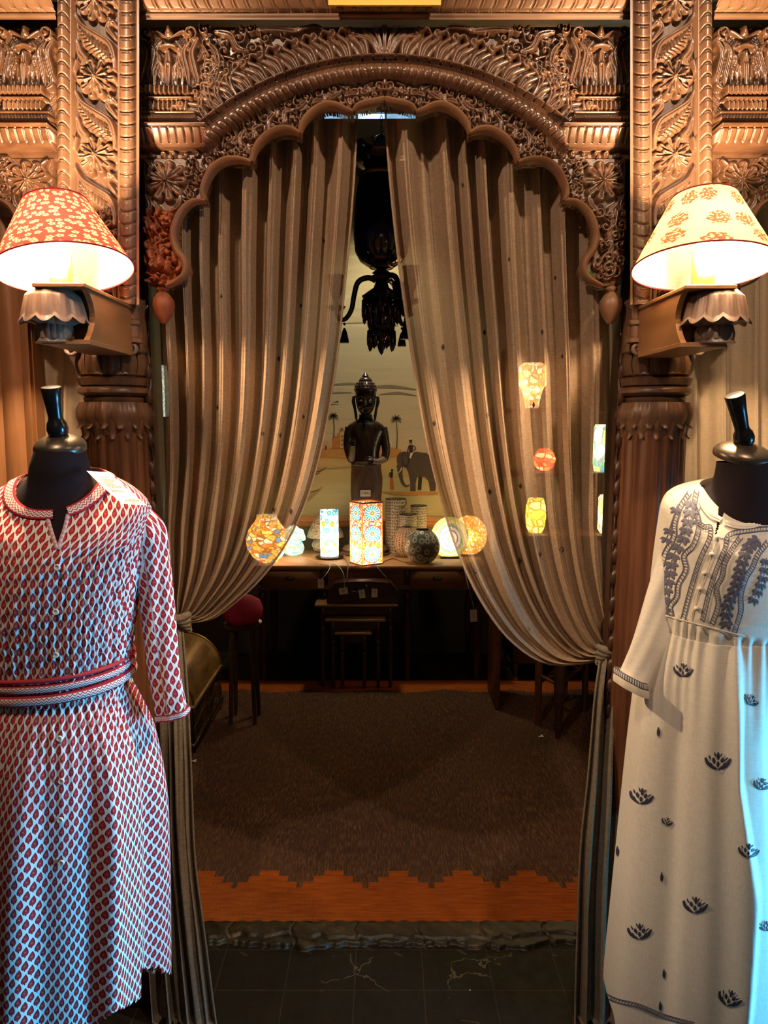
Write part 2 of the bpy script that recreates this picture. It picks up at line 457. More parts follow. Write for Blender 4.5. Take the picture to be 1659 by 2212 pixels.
# vase-of-plenty panel
def vase(R, dx=0, dy=0, seed=0):
    def st(p, *a, **k):
        R.stroke([(x+dx, y+dy) for x, y in p], *a, **k)
        R.stroke([(736-x+dx, y+dy) for x, y in p], *a, **k)
    m = (R.X > 303) & (R.X < 438) & (R.Y > 62) & (R.Y < 282)
    R.h = np.where(m, np.maximum(R.h, .002+.0015*np.sin(R.X*.5)*np.sin(R.Y*.37)), R.h)
    for cx, f in ((321, 1), (415, -1)):
        R.spiral(cx+dx, 80+dy, 16, 1.3, PI/2, 4.5, .020, f)
        R.stroke([(cx-.5, 80), (cx+.5, 80)], [8, 8], .016)
    st([(431, 92), (418, 120), (424, 155), (430, 185), (412, 200)], [5, 9, 10, 9, 4], .018, groove=.006)
    st([(412, 100), (400, 120), (408, 160), (412, 190)], [4, 8, 10, 5], .016, groove=.006)
    st([(395, 118), (388, 135), (396, 160), (398, 192)], [3, 7, 8, 4], .015, groove=.005)
    st([(386, 140), (380, 160), (384, 190)], [3, 7, 4], .015, groove=.004)
    st([(368, 92), (400, 72), (408, 96)], [5, 5, 3], .012)
    st([(352, 96), (340, 120), (350, 150)], [4, 9, 5], .013, groove=.004)
    st([(350, 128), (344, 150), (352, 178)], [4, 7, 5], .014, groove=.004)
    st([(330, 100), (318, 130), (312, 170), (322, 196)], [4, 6, 6, 4], .012, groove=.004)
    R.stroke([(352+dx, 110), (368, 106), (384+dx, 110)], [5, 7, 5], .020)
    R.stroke([(368, 78), (368, 66)], [11, 7], .016)
    R.stroke([(368, 120), (368, 150)], [6, 14], .018, groove=.006)
    R.stroke([(368, 150), (368, 190)], [12, 8], .020, groove=.006)
    for k in range(7): R.stroke([(340+k*9.3, 168), (340+k*9.3, 190)], [4, 4.5], .012)
    for k in range(10):
        x = 324+k*10
        R.stroke([(x, 199), (x, 212)], [5.5, 5.5], .030)
    R.stroke([(322, 222), (420, 222)], [4, 4], .026)
    for k in range(9):
        x = 330+k*9.7
        R.stroke([(x, 229), (x, 243)], [5.2, 5.2], .022)
    m2 = (np.abs(R.X-368) < 58-(R.Y-246)*-.15) & (R.Y > 246) & (R.Y < 276)
    R.h = np.where(m2, np.maximum(R.h, np.where(R.Y < 258, .014+.008*np.sin((R.Y-246)/12*PI), .018+.010*np.sin((R.Y-258)/18*PI)+.001*np.sin(R.X*.9))), R.h)
vase(R)
# arch mouldings
m = (r > 562) & (r < 592) & (th < 1.0)
ropeband(R, m & (R.X > 440), (r-577)/15, th*577, 15.5, .016, base=.020, lean=.5)
m = (r >= 592) & (r < 604) & (R.X > 440)
R.h = np.where(m, .014+.004*np.cos((r-592)*.5), R.h)
m = (r >= 604) & (r < 615) & (R.X > 440)
fr = th*609/24; fr = fr-np.round(fr)
R.h = np.where(m, np.maximum(R.h, .030*np.sqrt(np.clip(1-((r-609.5)/6)**2, 0, 1))-.012*np.exp(-(fr/.06)**2)), R.h)
# acanthus frieze above the arch
def pol(rr, t): return (831-rr*math.sin(t), 742-rr*math.cos(t))
for k in range(11):
    t = .055+k*.060
    a = pol(618, t+.012); b = pol(642, t+.020); c = pol(664, t-.002 if 0 else t+.052)
    R.stroke([a, b, c], [11, 17, 15], .020, groove=.009)
    R.stroke([pol(618, t+.035), pol(645, t+.050)], [5, 8], .013, groove=.004)
    e = pol(668, t+.056)
    R.spiral(e[0], e[1], 9, 1.1, 1+t, 4.2, .024, -1)
    e = pol(676, t+.078)
    R.stroke([pol(664, t+.052), e, pol(668, t+.092)], [6, 6, 4], .022)
for k in range(4):
    t = k*.022
    R.stroke([pol(616, t*.35), pol(648, t*.8), pol(674-k*5, t*1.5)], [4, 6, 9], .022, groove=.007, sharp=.6)
# corner scrolls and the big plume
POLY_COR = [(445, 68), (640, 68), (600, 95), (545, 120), (490, 175), (450, 215), (440, 130)]
R.filigree(POLY_COR, 22, r=(9, 15), mind=24, H=(.012, .022), seed=4)
for p, w in (([(560, 74), (600, 72), (640, 76), (660, 70)], [6, 9, 8, 4]), ([(640, 74), (680, 66), (700, 72)], [5, 8, 3]),
             ([(470, 78), (500, 84), (515, 110), (540, 120)], [5, 9, 8, 4]), ([(452, 100), (470, 120), (475, 150), (462, 170)], [4, 9, 8, 4]),
             ([(485, 145), (465, 165), (450, 195), (462, 235), (478, 250)], [8, 9, 10, 8, 4]), ([(505, 150), (480, 180), (472, 210), (490, 240)], [6, 9, 9, 4]),
             ([(545, 128), (515, 150), (497, 180), (515, 215)], [6, 10, 10, 4]), ([(445, 205), (436, 235), (448, 262), (465, 280)], [5, 9, 9, 3])):
    R.stroke(p, w, .021, groove=.009)
R.stroke([(444, 60), (446, 200)], [4, 4], .010)
# foliage between arch moulding and scallops
FOL = [(831, 186)]+[pol(556, t) for t in np.linspace(0.02, .66, 14)]+[(476, 338), (545, 345), (560, 300), (600, 272), (650, 268), (690, 226), (750, 228), (831, 208)]
R.filigree(FOL, 46, r=(7, 12), mind=17, H=(.010, .018), seed=9)
for k in range(9):
    t = .04+k*.068
    p = pol(545-(k % 2)*10, t); q = pol(538, t+.03); e = pol(520 if k > 4 else 535, t+.05)
    R.stroke([p, q, e], [4, 8, 4], .018, groove=.007)
R.stroke([(831, 178), (831, 190)], [10, 5], .020); R.stroke([(820, 202), (842, 202)], [6, 6], .02)
# ledge under the vase panel
def ledge(R):
    m = (R.X > 300) & (R.X < 456-(R.Y-285)*.2) & (R.Y > 283) & (R.Y < 326)
    s_ = (R.Y-283)/43
    z = .042-.028*s_**1.3
    fr = (R.X-300)/17-.35*np.sqrt(np.clip(1-(2*s_-1)**2, 0, 1)); fr = fr-np.round(fr)
    z = z-.007*np.exp(-(fr/.07)**2)*(s_ > .2)*(s_ < .8)-.005*(np.abs(s_-.17) < .05)
    R.h = np.where(m, z, R.h)
    m = (R.X > 303) & (R.X < 440) & (R.Y >= 277) & (R.Y <= 283); R.h = np.where(m, -.005, R.h)
ledge(R)
R.h = R.h-.0
for k in range(6): R.spiral(330+k*24, 337, 7, 1, k, 3.2, .010, (-1)**k)
mask = inpoly(R.X, R.Y, POLY_C)
full = Relief(303, 60, 1359, 372, 1.5)
hh = R.h[:, :353]; mm = mask[:, :353]
full.xs = np.concatenate([R.xs[:353], MIR(R.xs[:353])[::-1][1:]]); full.X, full.Y = np.meshgrid(full.xs, R.ys)
full.h = np.concatenate([hh, hh[:, ::-1][:, 1:]], 1); fm = np.concatenate([mm, mm[:, ::-1][:, 1:]], 1)
full.mesh('arch_panel', fm, YA, M['carved'], arch, thick=.055)

def bracket_relief(seed, rough=False):
    R = Relief(305, 340, 480, 628, 1.5)
    R.flower(362, 394, 47, 9, .018)
    P2 = [(405, 350), (445, 350), (470, 350), (440, 400), (412, 432), (404, 400)]
    R.filigree(P2, 9, r=(7, 10), mind=16, H=(.010, .015), seed=seed)
    for p in ([(330, 440), (345, 455), (340, 470)], [(392, 425), (388, 445), (372, 462)], [(320, 350), (330, 362), (324, 372)], [(318, 425), (328, 445), (320, 465)]):
        R.stroke(p, [3, 8, 3], .014, groove=.005)
    if rough:
        n = np.zeros_like(R.h); rs = np.random.RandomState(3)
        for sc, am in ((14, .009), (7, .006), (3.5, .003)):
            for _ in range(int(30*14/sc)):
                cx, cy = rs.uniform(315, 410), rs.uniform(465, 618)
                a = rs.uniform(0, 6.28)
                R.stroke([(cx, cy), (cx+sc*math.cos(a), cy+sc*math.sin(a))], [sc*.6, sc*.4], am+rs.uniform(0, .006), base=rs.uniform(0, .006))
        R.h = np.where((R.Y > 455), R.h*1.3+.002*np.sin(R.X*.7+R.Y*.3)*np.sin(R.Y*.45), R.h)
    else:
        R.filigree([(318, 465), (372, 460), (362, 500), (360, 540), (384, 575), (372, 600), (322, 600)], 14, r=(9, 15), mind=22, H=(.012, .018), seed=seed+1)
        R.spiral(352, 582, 20, 1.5, 0, 5, .017, 1)
        R.stroke([(335, 480), (350, 505), (345, 540), (365, 560)], [5, 8, 8, 4], .016, groove=.005)
    mk = inpoly(R.X, R.Y, POLY_B)
    return R, mk
Rb1, mk1 = bracket_relief(21, True)
up = Rb1.Y < 456
Rb1.mesh('bracket_board', mk1 & up, YA-.004, M['carved'], arch, thick=.05)
o = Rb1.mesh('weathered_bracket_end', mk1 & (Rb1.Y > 454), YA-.004, M['weathered'], arch, thick=.05); o['label'] = 'rough orange-brown worn lower end of the left bracket'
Rb2, mk2 = bracket_relief(31, False)
Rb2.mesh('bracket_board', mk2, YA-.004, M['carved'], arch, fx=MIR, thick=.05)
def rim(fx, k0=0, k1=5, Y=YA-.012, parent=arch, seg=None):
    b = MB()
    for i in range(k0, k1):
        L = LOBES[i]
        pts = []; rad = []
        n = len(L)
        for k in range(n):
            t = L[min(k+1, n-1)]-L[max(k-1, 0)]; t = t/np.linalg.norm(t)
            nx, ny = t[1], -t[0]            # inward (towards wood)
            if ny > 0 and i < 3: nx, ny = -nx, -ny
            w = 8.5*math.sin(PI*min(1, max(0, (k+1.2)/(n+1.4))))**.35
            q = (L[k][0], L[k][1]-2.0) if i < 3 else (L[k][0]-2, L[k][1]-1)
            pts.append(W(fx(q[0]), q[1], Y)); rad.append(w*S(Y))
        b.tube(pts, rad, 10, flat=2.4)
    return b.build('scalloped_rim', M['rim'], parent)
rim(lambda x: x); rim(MIR)
# hanging pendants
def pendant(px, parent, mat):
    b = MB(); c = W(px, 610, YA+.005); q = S(YA)
    pr = [(6, -85), (10, -80), (19, -66), (24, -50), (23, -38), (15, -26), (9, -20), (13, -16), (13, -12), (8, -8), (12, 0), (14, 8)]
    b.lathe(c, [(a*q, z*q) for a, z in pr], 20)
    return b.build('pendant', mat, parent)
pendant(351, arch, M['weathered']); pendant(1321, arch, M['rim'])

# ---- cornice beams
def cornice(name, x0, x1, parent, top=-70, Y=YA-.01, lab=None):
    R = Relief(x0, top, x1, 60, 1.6)
    s_ = (R.Y-6)/38
    z = np.where(R.Y < 6, .075, np.where(R.Y < 44, .072-.026*np.clip(s_, 0, 1)**1.2+.004, .040))
    inb = (R.Y > 6) & (R.Y < 44)
    fr = (R.X-831)/27.5; sg = np.sign(R.X-831)
    ph = fr-sg*.45*np.sqrt(np.clip(1-(2*s_-1)**2, 0, 1)); f1 = ph-np.round(ph)
    z = z-inb*(.008*np.exp(-(f1/.06)**2)+.004*np.exp(-((f1-.22*sg)/.05)**2))
    z = z-.006*np.exp(-((R.Y-6-2.5*np.abs(np.sin(PI*fr)))/1.6)**2)-.006*np.exp(-((R.Y-45)/1.5)**2)
    z = np.where(R.Y > 54, .036, z)
    z = np.where(R.Y < -30, .09, z)
    R.h = z
    return R.mesh(name, np.ones(R.X.shape, bool), Y, M['rim'], parent, thick=.10, gain=1)
cb = cornice('cornice_beam', 262, 1400, None)
tag(cb, 'long brown wooden cornice beam with leaf-cut moulding over the central archway', 'beam')
cl = cornice('cornice_beam', -260, 136, None)
tag(cl, 'short carved wooden cornice beam at the top left, left of the left post', 'beam')
cr = cornice('cornice_beam', 1528, 1920, None)
tag(cr, 'short carved wooden cornice beam at the top right, right of the right post', 'beam')

# ---- side arches
def side_arch(fx, label, name='carved_side_arch'):
    e = thing(name, W(fx(460), 2078, YA), label, 'archway')
    R = Relief(300, 60, 640, 372, 2.0)
    vase(R); ledge(R)
    r = np.sqrt((R.X-831)**2+(R.Y-742)**2); th = np.arctan2(831-R.X, 742-R.Y)
    ropeband(R, (r > 562) & (r < 592) & (R.X > 440), (r-577)/15, th*577, 15.5, .016, base=.02, lean=.5)
    R.filigree(POLY_COR, 16, mind=28, seed=5); R.filigree(FOL, 20, mind=22, seed=8)
    mk = inpoly(R.X, R.Y, [(303, 60), (640, 60), (640, 275)]+[q for q in SC_TOP if q[0] < 640]+[(500, 345), (303, 345)])
    R.mesh('arch_panel', mk, YA, M['carved'], e, fx=fx)
    Rb2.mesh('bracket_board', mk2, YA-.004, M['carved'], e, fx=fx)
    b = MB()
    rim(fx, 2, 5, parent=e)
    pendant(fx(351), e, M['rim'])
    return e
sa1 = side_arch(MIRL, 'part of a carved wooden arch at the left edge, above the red lampshade')
sa2 = side_arch(MIRR, 'part of a carved wooden arch at the right edge, above the green lampshade')

# ---- carved posts with capital and fluted shaft
def post_relief():
    R = Relief(126, -60, 304, 660, 1.5)
    X, Y = R.X, R.Y
    fl = (X > 156) & (X < 256)
    R.h = np.where(fl, -.014, 0)
    ropeband(R, (X > 128) & (X < 154), (X-141)/13, Y, 26, .014, base=.004, lean=-.55)
    ropeband(R, (X > 262) & (X < 297), (X-279.5)/17.5, Y, 26.5, .016, base=.004, lean=.5)
    R.h = np.where((X > 256) & (X < 262), .006, R.h); R.h = np.where((X > 297), .010, R.h); R.h = np.where((X >= 154) & (X < 158), .006, R.h)
    for k in range(-1, 4):
        cy = 2+k*167
        b = -.014
        R.flower(207, cy, 45, 10, .024, base=b)
        R.stroke([(164, cy+28), (176, cy+52), (205, cy+72), (235, cy+92), (247, cy+122), (248, cy+150)], [4, 7, 8, 8, 7, 4], .022, base=b, groove=.006)
        R.stroke([(172, cy+62), (195, cy+90), (222, cy+112), (238, cy+128)], [8, 20, 20, 5], .020, base=b, ribs=9)
        R.stroke([(166, cy+85), (172, cy+110), (182, cy+125), (176, cy+140)], [5, 10, 11, 4], .018, base=b, groove=.005)
        R.stroke([(252, cy+55), (240, cy+45), (232, cy+58), (248, cy+80)], [4, 8, 8, 4], .018, base=b, groove=.005)
        R.stroke([(164, cy+128), (160, cy+150)], [6, 6], .016, base=b)
        R.spiral(238, cy+40, 8, 1.1, 0, 3, .018, 1, base=b)
    return R
RP = post_relief()
def capital(b, c, mat_leaf=None):
    """c = centre at py 848 (torus); uses metres"""
    q = S(YP+.09)
    def L(pr, mod=None, n=64): b.lathe(c, [(a*q, -z*q) for a, z in pr], n, mod=mod)
    # z given as pixel rows relative to 848 (down positive)
    L([(70, -112), (72, -100), (70, -90)])
    L([(62, -100), (63, -70), (66, -48), (68, -36), (62, -32)], mod=lambda t, z, r: 1+.05*abs(math.sin(6*t)))
    L([(60, -34), (74, -28), (70, -14), (60, -10)], mod=lambda t, z, r: 1+.02*math.cos(24*t))
    L([(58, -12), (70, -10), (74, -5), (74, 2), (68, 7), (60, 9)])
    L([(58, 8), (64, 12), (62, 20), (60, 24)])
    L([(60, 20), (70, 26), (74, 36), (72, 60), (66, 90)])
    def petal(t0, z0, z1, w, r0, r1, rt):
        def f(u, v):
            x = (u-.5)*2
            hw = w*(1-.75*max(0, (v-.55)/.45)**1.6)
            rr = (r0+(r1-r0)*v+8*math.sin(PI*min(1, v*1.1))+(rt if v > .85 else 0)*(v-.85)/.15)*(1-.045*x*x)+1.6*math.cos(PI*x*2.2)*(1-v)
            t = t0+x*hw
            z = z0+(z1-z0)*v
            return (c[0]+rr*q*math.sin(t), c[1]-rr*q*math.cos(t), c[2]-z*q)
        b.grid(f, 8, 9)
    for k in range(14):
        petal(2*PI*k/14, 22, 76, .225, 72, 73, 9)
    for k in range(14):
        petal(2*PI*(k+.5)/14, 30, 98, .20, 67, 66, 9)
    for k in range(12):
        petal(2*PI*(k+.5)/12, -34, -97, .25, 69, 67, 12)
def pillar(fx, label, side):
    Yc = YP+.10; cpx = fx(248)
    e = thing('carved_pillar', Vector((W(cpx, 1000, Yc).x, Yc, 0)), label, 'pillar')
    RP.mesh('carved_post', np.ones(RP.X.shape, bool), YP, M['carved_post'], e, fx=fx if side < 0 else fx, thick=.14)
    c = W(cpx, 848, Yc)
    b = MB(); capital(b, c); b.build('capital', M['capital'], e)
    # plain lower post block with turned strips and volutes
    b = MB()
    for xx in (286, 150):
        p = W(fx(xx), 660, YP+.02); q = S(YP)
        b.lathe(p, [(13*q, 62*q), (16*q, 40*q), (11*q, 20*q), (10*q, 8*q), (17*q, 4*q), (18*q, -4*q), (12*q, -10*q), (12*q, -28*q), (18*q, -32*q), (18*q, -40*q), (13*q, -44*q), (13*q, -66*q), (20*q, -70*q), (20*q, -78*q)], 12)
    b.build('turned_strip', M['carved_post'], e)
    b = MB(); a = W(fx(150), 640, YP+.03); d = W(fx(300), 760, YP+.03)
    b.box(((a.x+d.x)/2, YP+.10, (a.z+d.z)/2), (abs(d.x-a.x), .12, a.z-d.z), bev=.004)
    b.build('post_block', M['carved_post'], e)
    b = MB()
    for xx, f in ((284, 1), (152, -1)):
        pts = []; rad = []
        for k in range(34):
            t = k/33; an = -PI/2+f*2*PI*1.6*t*-1; rr = 17*(1-.85*t)
            pts.append(W(fx(xx)+(rr*math.cos(an))*(1 if side < 0 else -1), 752+rr*math.sin(an), YP+.015-.012*t)); rad.append(.0062*(1-.4*t))
        b.tube(pts, rad, 8)
    b.build('volute', M['lotus'], e)
    # shaft
    b = MB()
    zt = W(cpx, 925, Yc).z; q = S(Yc); rr = 70*q
    pr = [(rr*.92, zt), (rr*.97, zt-.1), (rr*1.0, zt-.4), (rr*1.02, .28), (rr*1.0, .22)]
    pr2 = []
    for k in range(41):
        t = k/40; z = zt+( .22-zt)*t
        pr2.append((rr*(.94+.06*math.sin(PI*min(1, t*.7+.1))), z))
    rs = random.Random(5+side)
    wob = [rs.uniform(-.012, .012) for _ in range(96)]
    b.lathe((c.x, Yc, 0), pr2, 96, mod=lambda t, z, r: 1-.055*abs(math.cos(9*t))**3+wob[int(t/(2*PI)*96) % 96]*.5)
    b.build('fluted_shaft', M['pillar'], e)
    b = MB(); b.box((c.x, Yc, .11), (rr*2.5, rr*2.5, .22), bev=.01)
    b.lathe((c.x, Yc, 0), [(rr*1.2, .22), (rr*1.25, .25), (rr*1.05, .29)], 40)
    b.build('base_block', M['pillar'], e)
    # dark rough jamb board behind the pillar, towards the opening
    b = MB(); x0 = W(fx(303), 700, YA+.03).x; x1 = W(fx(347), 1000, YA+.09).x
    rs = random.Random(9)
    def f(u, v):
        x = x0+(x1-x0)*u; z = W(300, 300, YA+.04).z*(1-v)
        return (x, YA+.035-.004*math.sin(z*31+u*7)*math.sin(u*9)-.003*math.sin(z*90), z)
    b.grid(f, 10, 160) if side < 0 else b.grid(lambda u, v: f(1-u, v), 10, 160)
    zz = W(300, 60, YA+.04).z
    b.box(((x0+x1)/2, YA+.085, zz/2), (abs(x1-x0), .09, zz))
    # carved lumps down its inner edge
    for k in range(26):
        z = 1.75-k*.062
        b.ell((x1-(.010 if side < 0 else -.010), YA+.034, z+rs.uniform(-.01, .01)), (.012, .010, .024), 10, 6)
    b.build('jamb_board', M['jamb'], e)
    return e
pl = pillar(lambda x: x, 'left carved wooden pillar with floral post above and fluted shaft behind the red print dress', -1)
pr_ = pillar(MIR, 'right carved wooden pillar with floral post above and fluted shaft behind the cream dress', 1)

# plain wood post at the left edge
b = MB(); a = W(-60, 620, 2.07); d = W(62, 620, 2.07); z = W(30, 470, 2.07).z
def f(u, v):
    x = a.x+(d.x-a.x)*u
    return (x, 2.07-.018*abs(math.sin(u*PI*2.5))+.004*math.sin(v*6+u*3), z*(1-v))
b.grid(f, 40, 30); b.box(((a.x+d.x)/2, 2.10, z/2), (d.x-a.x-.002, .05, z))
o = b.build('wooden_post', M['post2'], None, loc=(a.x, 2.07, 0)); tag(o, 'reddish brown fluted wooden post at the left edge below the red lampshade', 'post')

# yellow sign on the cornice
b = MB(); a = W(709, 11, 1.85); d = W(953, -60, 1.85); y = 1.853
b.box(((a.x+d.x)/2, y, (a.z+d.z)/2), (d.x-a.x, .006, d.z-a.z))
mb = plain('yellow_card', (.95, .62, .10), .6, var=.03)
o = b.build('yellow_sign', mb, None, smooth=False, loc=((a.x+d.x)/2, y, a.z)); tag(o, 'bright yellow sign board fixed to the cornice beam at the top centre', 'sign')

# wall above the cornice so that the room behind is closed
zc = W(800, -64, YA).z
b = MB(); b.box((0, YA+.12, (zc+3.3)/2-.02), (4.4, .12, 3.3-zc+.04)); o = b.build('wall_front', M['darkwood'], None, smooth=False, loc=(0, YA+.12, zc)); o['kind'] = 'structure'
# ================================================================== curtains
def drape(outer, inner, nf, y_top, y_bot, amp0, amp1, seed, nu=300, nv=150, yfun=None, conv=None, ph0=0, weft=.004, omega=.6):
    rs = random.Random(seed)
    O = spline(outer, nv+1); I = spline(inner, nv+1)
    ks = [(rs.uniform(.5, 1.3), rs.uniform(0, 6.28), rs.uniform(1.2, 3.5)) for _ in range(3)]
    am = np.interp(np.linspace(0, 1, nu+1), np.linspace(0, 1, 2*nf+1), [rs.uniform(.5, 1.25) for _ in range(2*nf+1)])
    V = np.zeros((nv+1, nu+1, 3))
    u = np.linspace(0, 1, nu+1)
    for j in range(nv+1):
        v = j/nv
        y = (yfun(v) if yfun else y_top+(y_bot-y_top)*v)
        ph = 2*PI*nf*u+ph0
        for a, p, f in ks: ph = ph+a*np.sin(f*2*PI*u+p+1.2*v*f*.5)
        A = amp0+(amp1-amp0)*(conv(v) if conv else v)
        d = A*am*(np.sin(ph)+.20*np.sin(2*ph+1+2*v)+.07*np.sin(5*ph+3*v+u*9))
        # keep hems near the plane
        e = np.minimum(1, np.minimum(u, 1-u)*nf*2+.25)
        wv = omega*np.cos(ph)/(2*PI*nf)*(1-.3*v)
        uu = np.clip(u+wv*e, 0, 1)
        px = O[j, 0]+(I[j, 0]-O[j, 0])*uu; py = O[j, 1]+(I[j, 1]-O[j, 1])*uu
        x, z = Wn(px, py, y)
        V[j, :, 0] = x; V[j, :, 1] = y-d*e; V[j, :, 2] = z
        V[j, :, 1] += weft*np.sin(13*v+8*u)*np.sin(5*v+17*u)*min(1, v*2)
    return V
def drape_mesh(name, V, mats, parent, spots_px=None, flip=False, hem=True):
    nv, nu = V.shape[0]-1, V.shape[1]-1
    idx = np.arange((nv+1)*(nu+1)).reshape(nv+1, nu+1)
    F = np.stack([idx[:-1, :-1], idx[1:, :-1], idx[1:, 1:], idx[:-1, 1:]], -1).reshape(-1, 4)
    if flip: F = F[:, ::-1]
    verts = V.reshape(-1, 3).tolist(); faces = F.tolist(); mi = [0]*len(faces)
    if spots_px:
        bv = BVHTree.FromPolygons([Vector(p) for p in verts], faces)
        for (x, y, sx, sy) in spots_px:
            pts = []
            for k in range(8):
                a = 2*PI*k/8; w = 1 if k % 2 == 0 else .72
                h = bv.ray_cast(CAMP, ray(x+sx*w*math.cos(a), y+sy*w*math.sin(a)))
                if h[0] is None: pts = None; break
                n = h[1] if h[1].y < 0 else -h[1]
                pts.append(h[0]+n*.0008)
            if pts and max((p-pts[0]).length for p in pts) < .06:
                b = len(verts); verts += [tuple(p) for p in pts]; faces.append(list(range(b, b+8))); mi.append(1)
    if hem:
        # rolled hem along the free edge
        pts = V[::3, -1, :]
        mb = MB(); mb.tube([Vector(p) for p in pts], .0032, 6)
        b = len(verts); verts += [tuple(p) for p in mb.v]; faces += [[i+b for i in f] for f in mb.f]; mi += [0]*len(mb.f)
    return link_mesh(name, verts, faces, mats, parent, True, mi)
YC = 2.04
LO = [(338, 215), (338, 400), (340, 600), (352, 800), (357, 960), (356, 1060), (352, 1150), (356, 1215), (360, 1262), (366, 1295), (374, 1315), (384, 1325)]
LI = [(771, 215), (767, 340), (757, 480), (742, 640), (725, 790), (700, 935), (668, 1060), (626, 1160), (572, 1240), (510, 1300), (455, 1338), (390, 1346)]
RO = [(1318, 215), (1318, 400), (1320, 600), (1324, 800), (1322, 960), (1320, 1060), (1318, 1150), (1322, 1230), (1330, 1300), (1338, 1350), (1346, 1385), (1358, 1400)]
RI = [(831, 215), (838, 340), (853, 500), (872, 650), (893, 790), (918, 935), (950, 1070), (988, 1190), (1040, 1300), (1110, 1390), (1200, 1436), (1352, 1416)]
cvl = thing('linen_curtain', W(360, 1340, YC), 'beige sheer linen curtain on the left of the arch, gathered to the left post', 'curtain', 'curtains tied back in the archway')
V = drape(LO, LI, 9, YC, YC+.01, .050, .006, 3, conv=lambda v: v**1.5, omega=.4)
drape_mesh('cloth', V, [M['curtain'], M['spot']], cvl,
           [(524, 760, 4, 7), (602, 775, 4, 7), (567, 937, 4, 7), (605, 940, 3, 6), (593, 1101, 5, 7), (629, 1105, 4, 8), (478, 640, 3, 6), (655, 900, 3, 6), (470, 880, 3, 6), (700, 520, 3, 6), (650, 660, 3, 6)], flip=True)
cvr = thing('linen_curtain', W(1350, 1410, YC), 'beige sheer linen curtain on the right of the arch, swept lower to the right post', 'curtain', 'curtains tied back in the archway')
V = drape(RO, RI, 9, YC, YC+.01, .050, .008, 8, conv=lambda v: v**1.5, ph0=1.5, omega=.4)
drape_mesh('cloth', V, [M['curtain'], M['spot']], cvr,
           [(1052, 897, 3, 8), (957, 750, 4, 8), (1047, 718, 4, 7), (1172, 717, 4, 6), (1125, 1050, 4, 7), (938, 915, 4, 7), (1153, 875, 3, 8), (1058, 1062, 5, 7), (1123, 1211, 5, 8), (1166, 1197, 4, 8), (1213, 1188, 6, 8), (1027, 1233, 5, 7), (1140, 1360, 5, 6), (1215, 770, 3, 6), (1000, 400, 3, 6), (1100, 560, 3, 6), (1200, 600, 3, 6)])
# bunched tie loops and the tails that fall to the floor
def tie(px, py, w, parent, side):
    b = MB()
    for k in range(5):
        pts = []
        for i in range(12):
            t = i/11
            x = px+side*(-w+2*w*t); yy = py-10+k*7+12*math.sin(t*3+k*.5)-k*4*t
            pts.append(W(x, yy, YC-.035-.012*math.sin(PI*t)+.004*k))
        b.tube(pts, [.004+.008*math.sin(PI*min(1, .15+i/13)) for i in range(12)], 10)
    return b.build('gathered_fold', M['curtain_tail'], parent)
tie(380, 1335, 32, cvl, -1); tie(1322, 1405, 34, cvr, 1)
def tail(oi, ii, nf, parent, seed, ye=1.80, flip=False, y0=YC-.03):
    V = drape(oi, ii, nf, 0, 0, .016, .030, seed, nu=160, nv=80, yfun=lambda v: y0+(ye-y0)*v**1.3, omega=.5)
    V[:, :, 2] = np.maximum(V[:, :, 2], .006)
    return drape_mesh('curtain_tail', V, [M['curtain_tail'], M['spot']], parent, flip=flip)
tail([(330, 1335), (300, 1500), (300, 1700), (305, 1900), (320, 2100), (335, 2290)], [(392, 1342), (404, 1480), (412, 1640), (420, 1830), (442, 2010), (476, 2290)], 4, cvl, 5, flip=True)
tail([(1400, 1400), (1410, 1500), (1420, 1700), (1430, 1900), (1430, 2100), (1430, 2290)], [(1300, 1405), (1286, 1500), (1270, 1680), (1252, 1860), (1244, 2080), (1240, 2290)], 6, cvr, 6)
# plain curtains of the side bays
def side_cloth(x0, x1, label, seed, nf):
    e = thing('linen_curtain', Vector(((W(x0, 800, 2.15).x+W(x1, 800, 2.15).x)/2, 2.15, 0)), label, 'curtain')
    V = drape([(x0, 250), (x0+4, 1200), (x0+8, 2060)], [(x1, 250), (x1-2, 1200), (x1-6, 2060)], nf, 2.15, 2.15, .022, .026, seed, nu=180, nv=40)
    V[:, :, 2] = np.maximum(V[:, :, 2], .004)
    drape_mesh('cloth', V, [M['side_curtain'], M['spot']], e, flip=True, hem=False)
side_cloth(-230, 190, 'beige linen curtain hanging straight at the left, between the left pillar and the brown post', 13, 6)
side_cloth(1470, 1890, 'beige linen curtain hanging straight at the right, behind the cream dress', 14, 6)

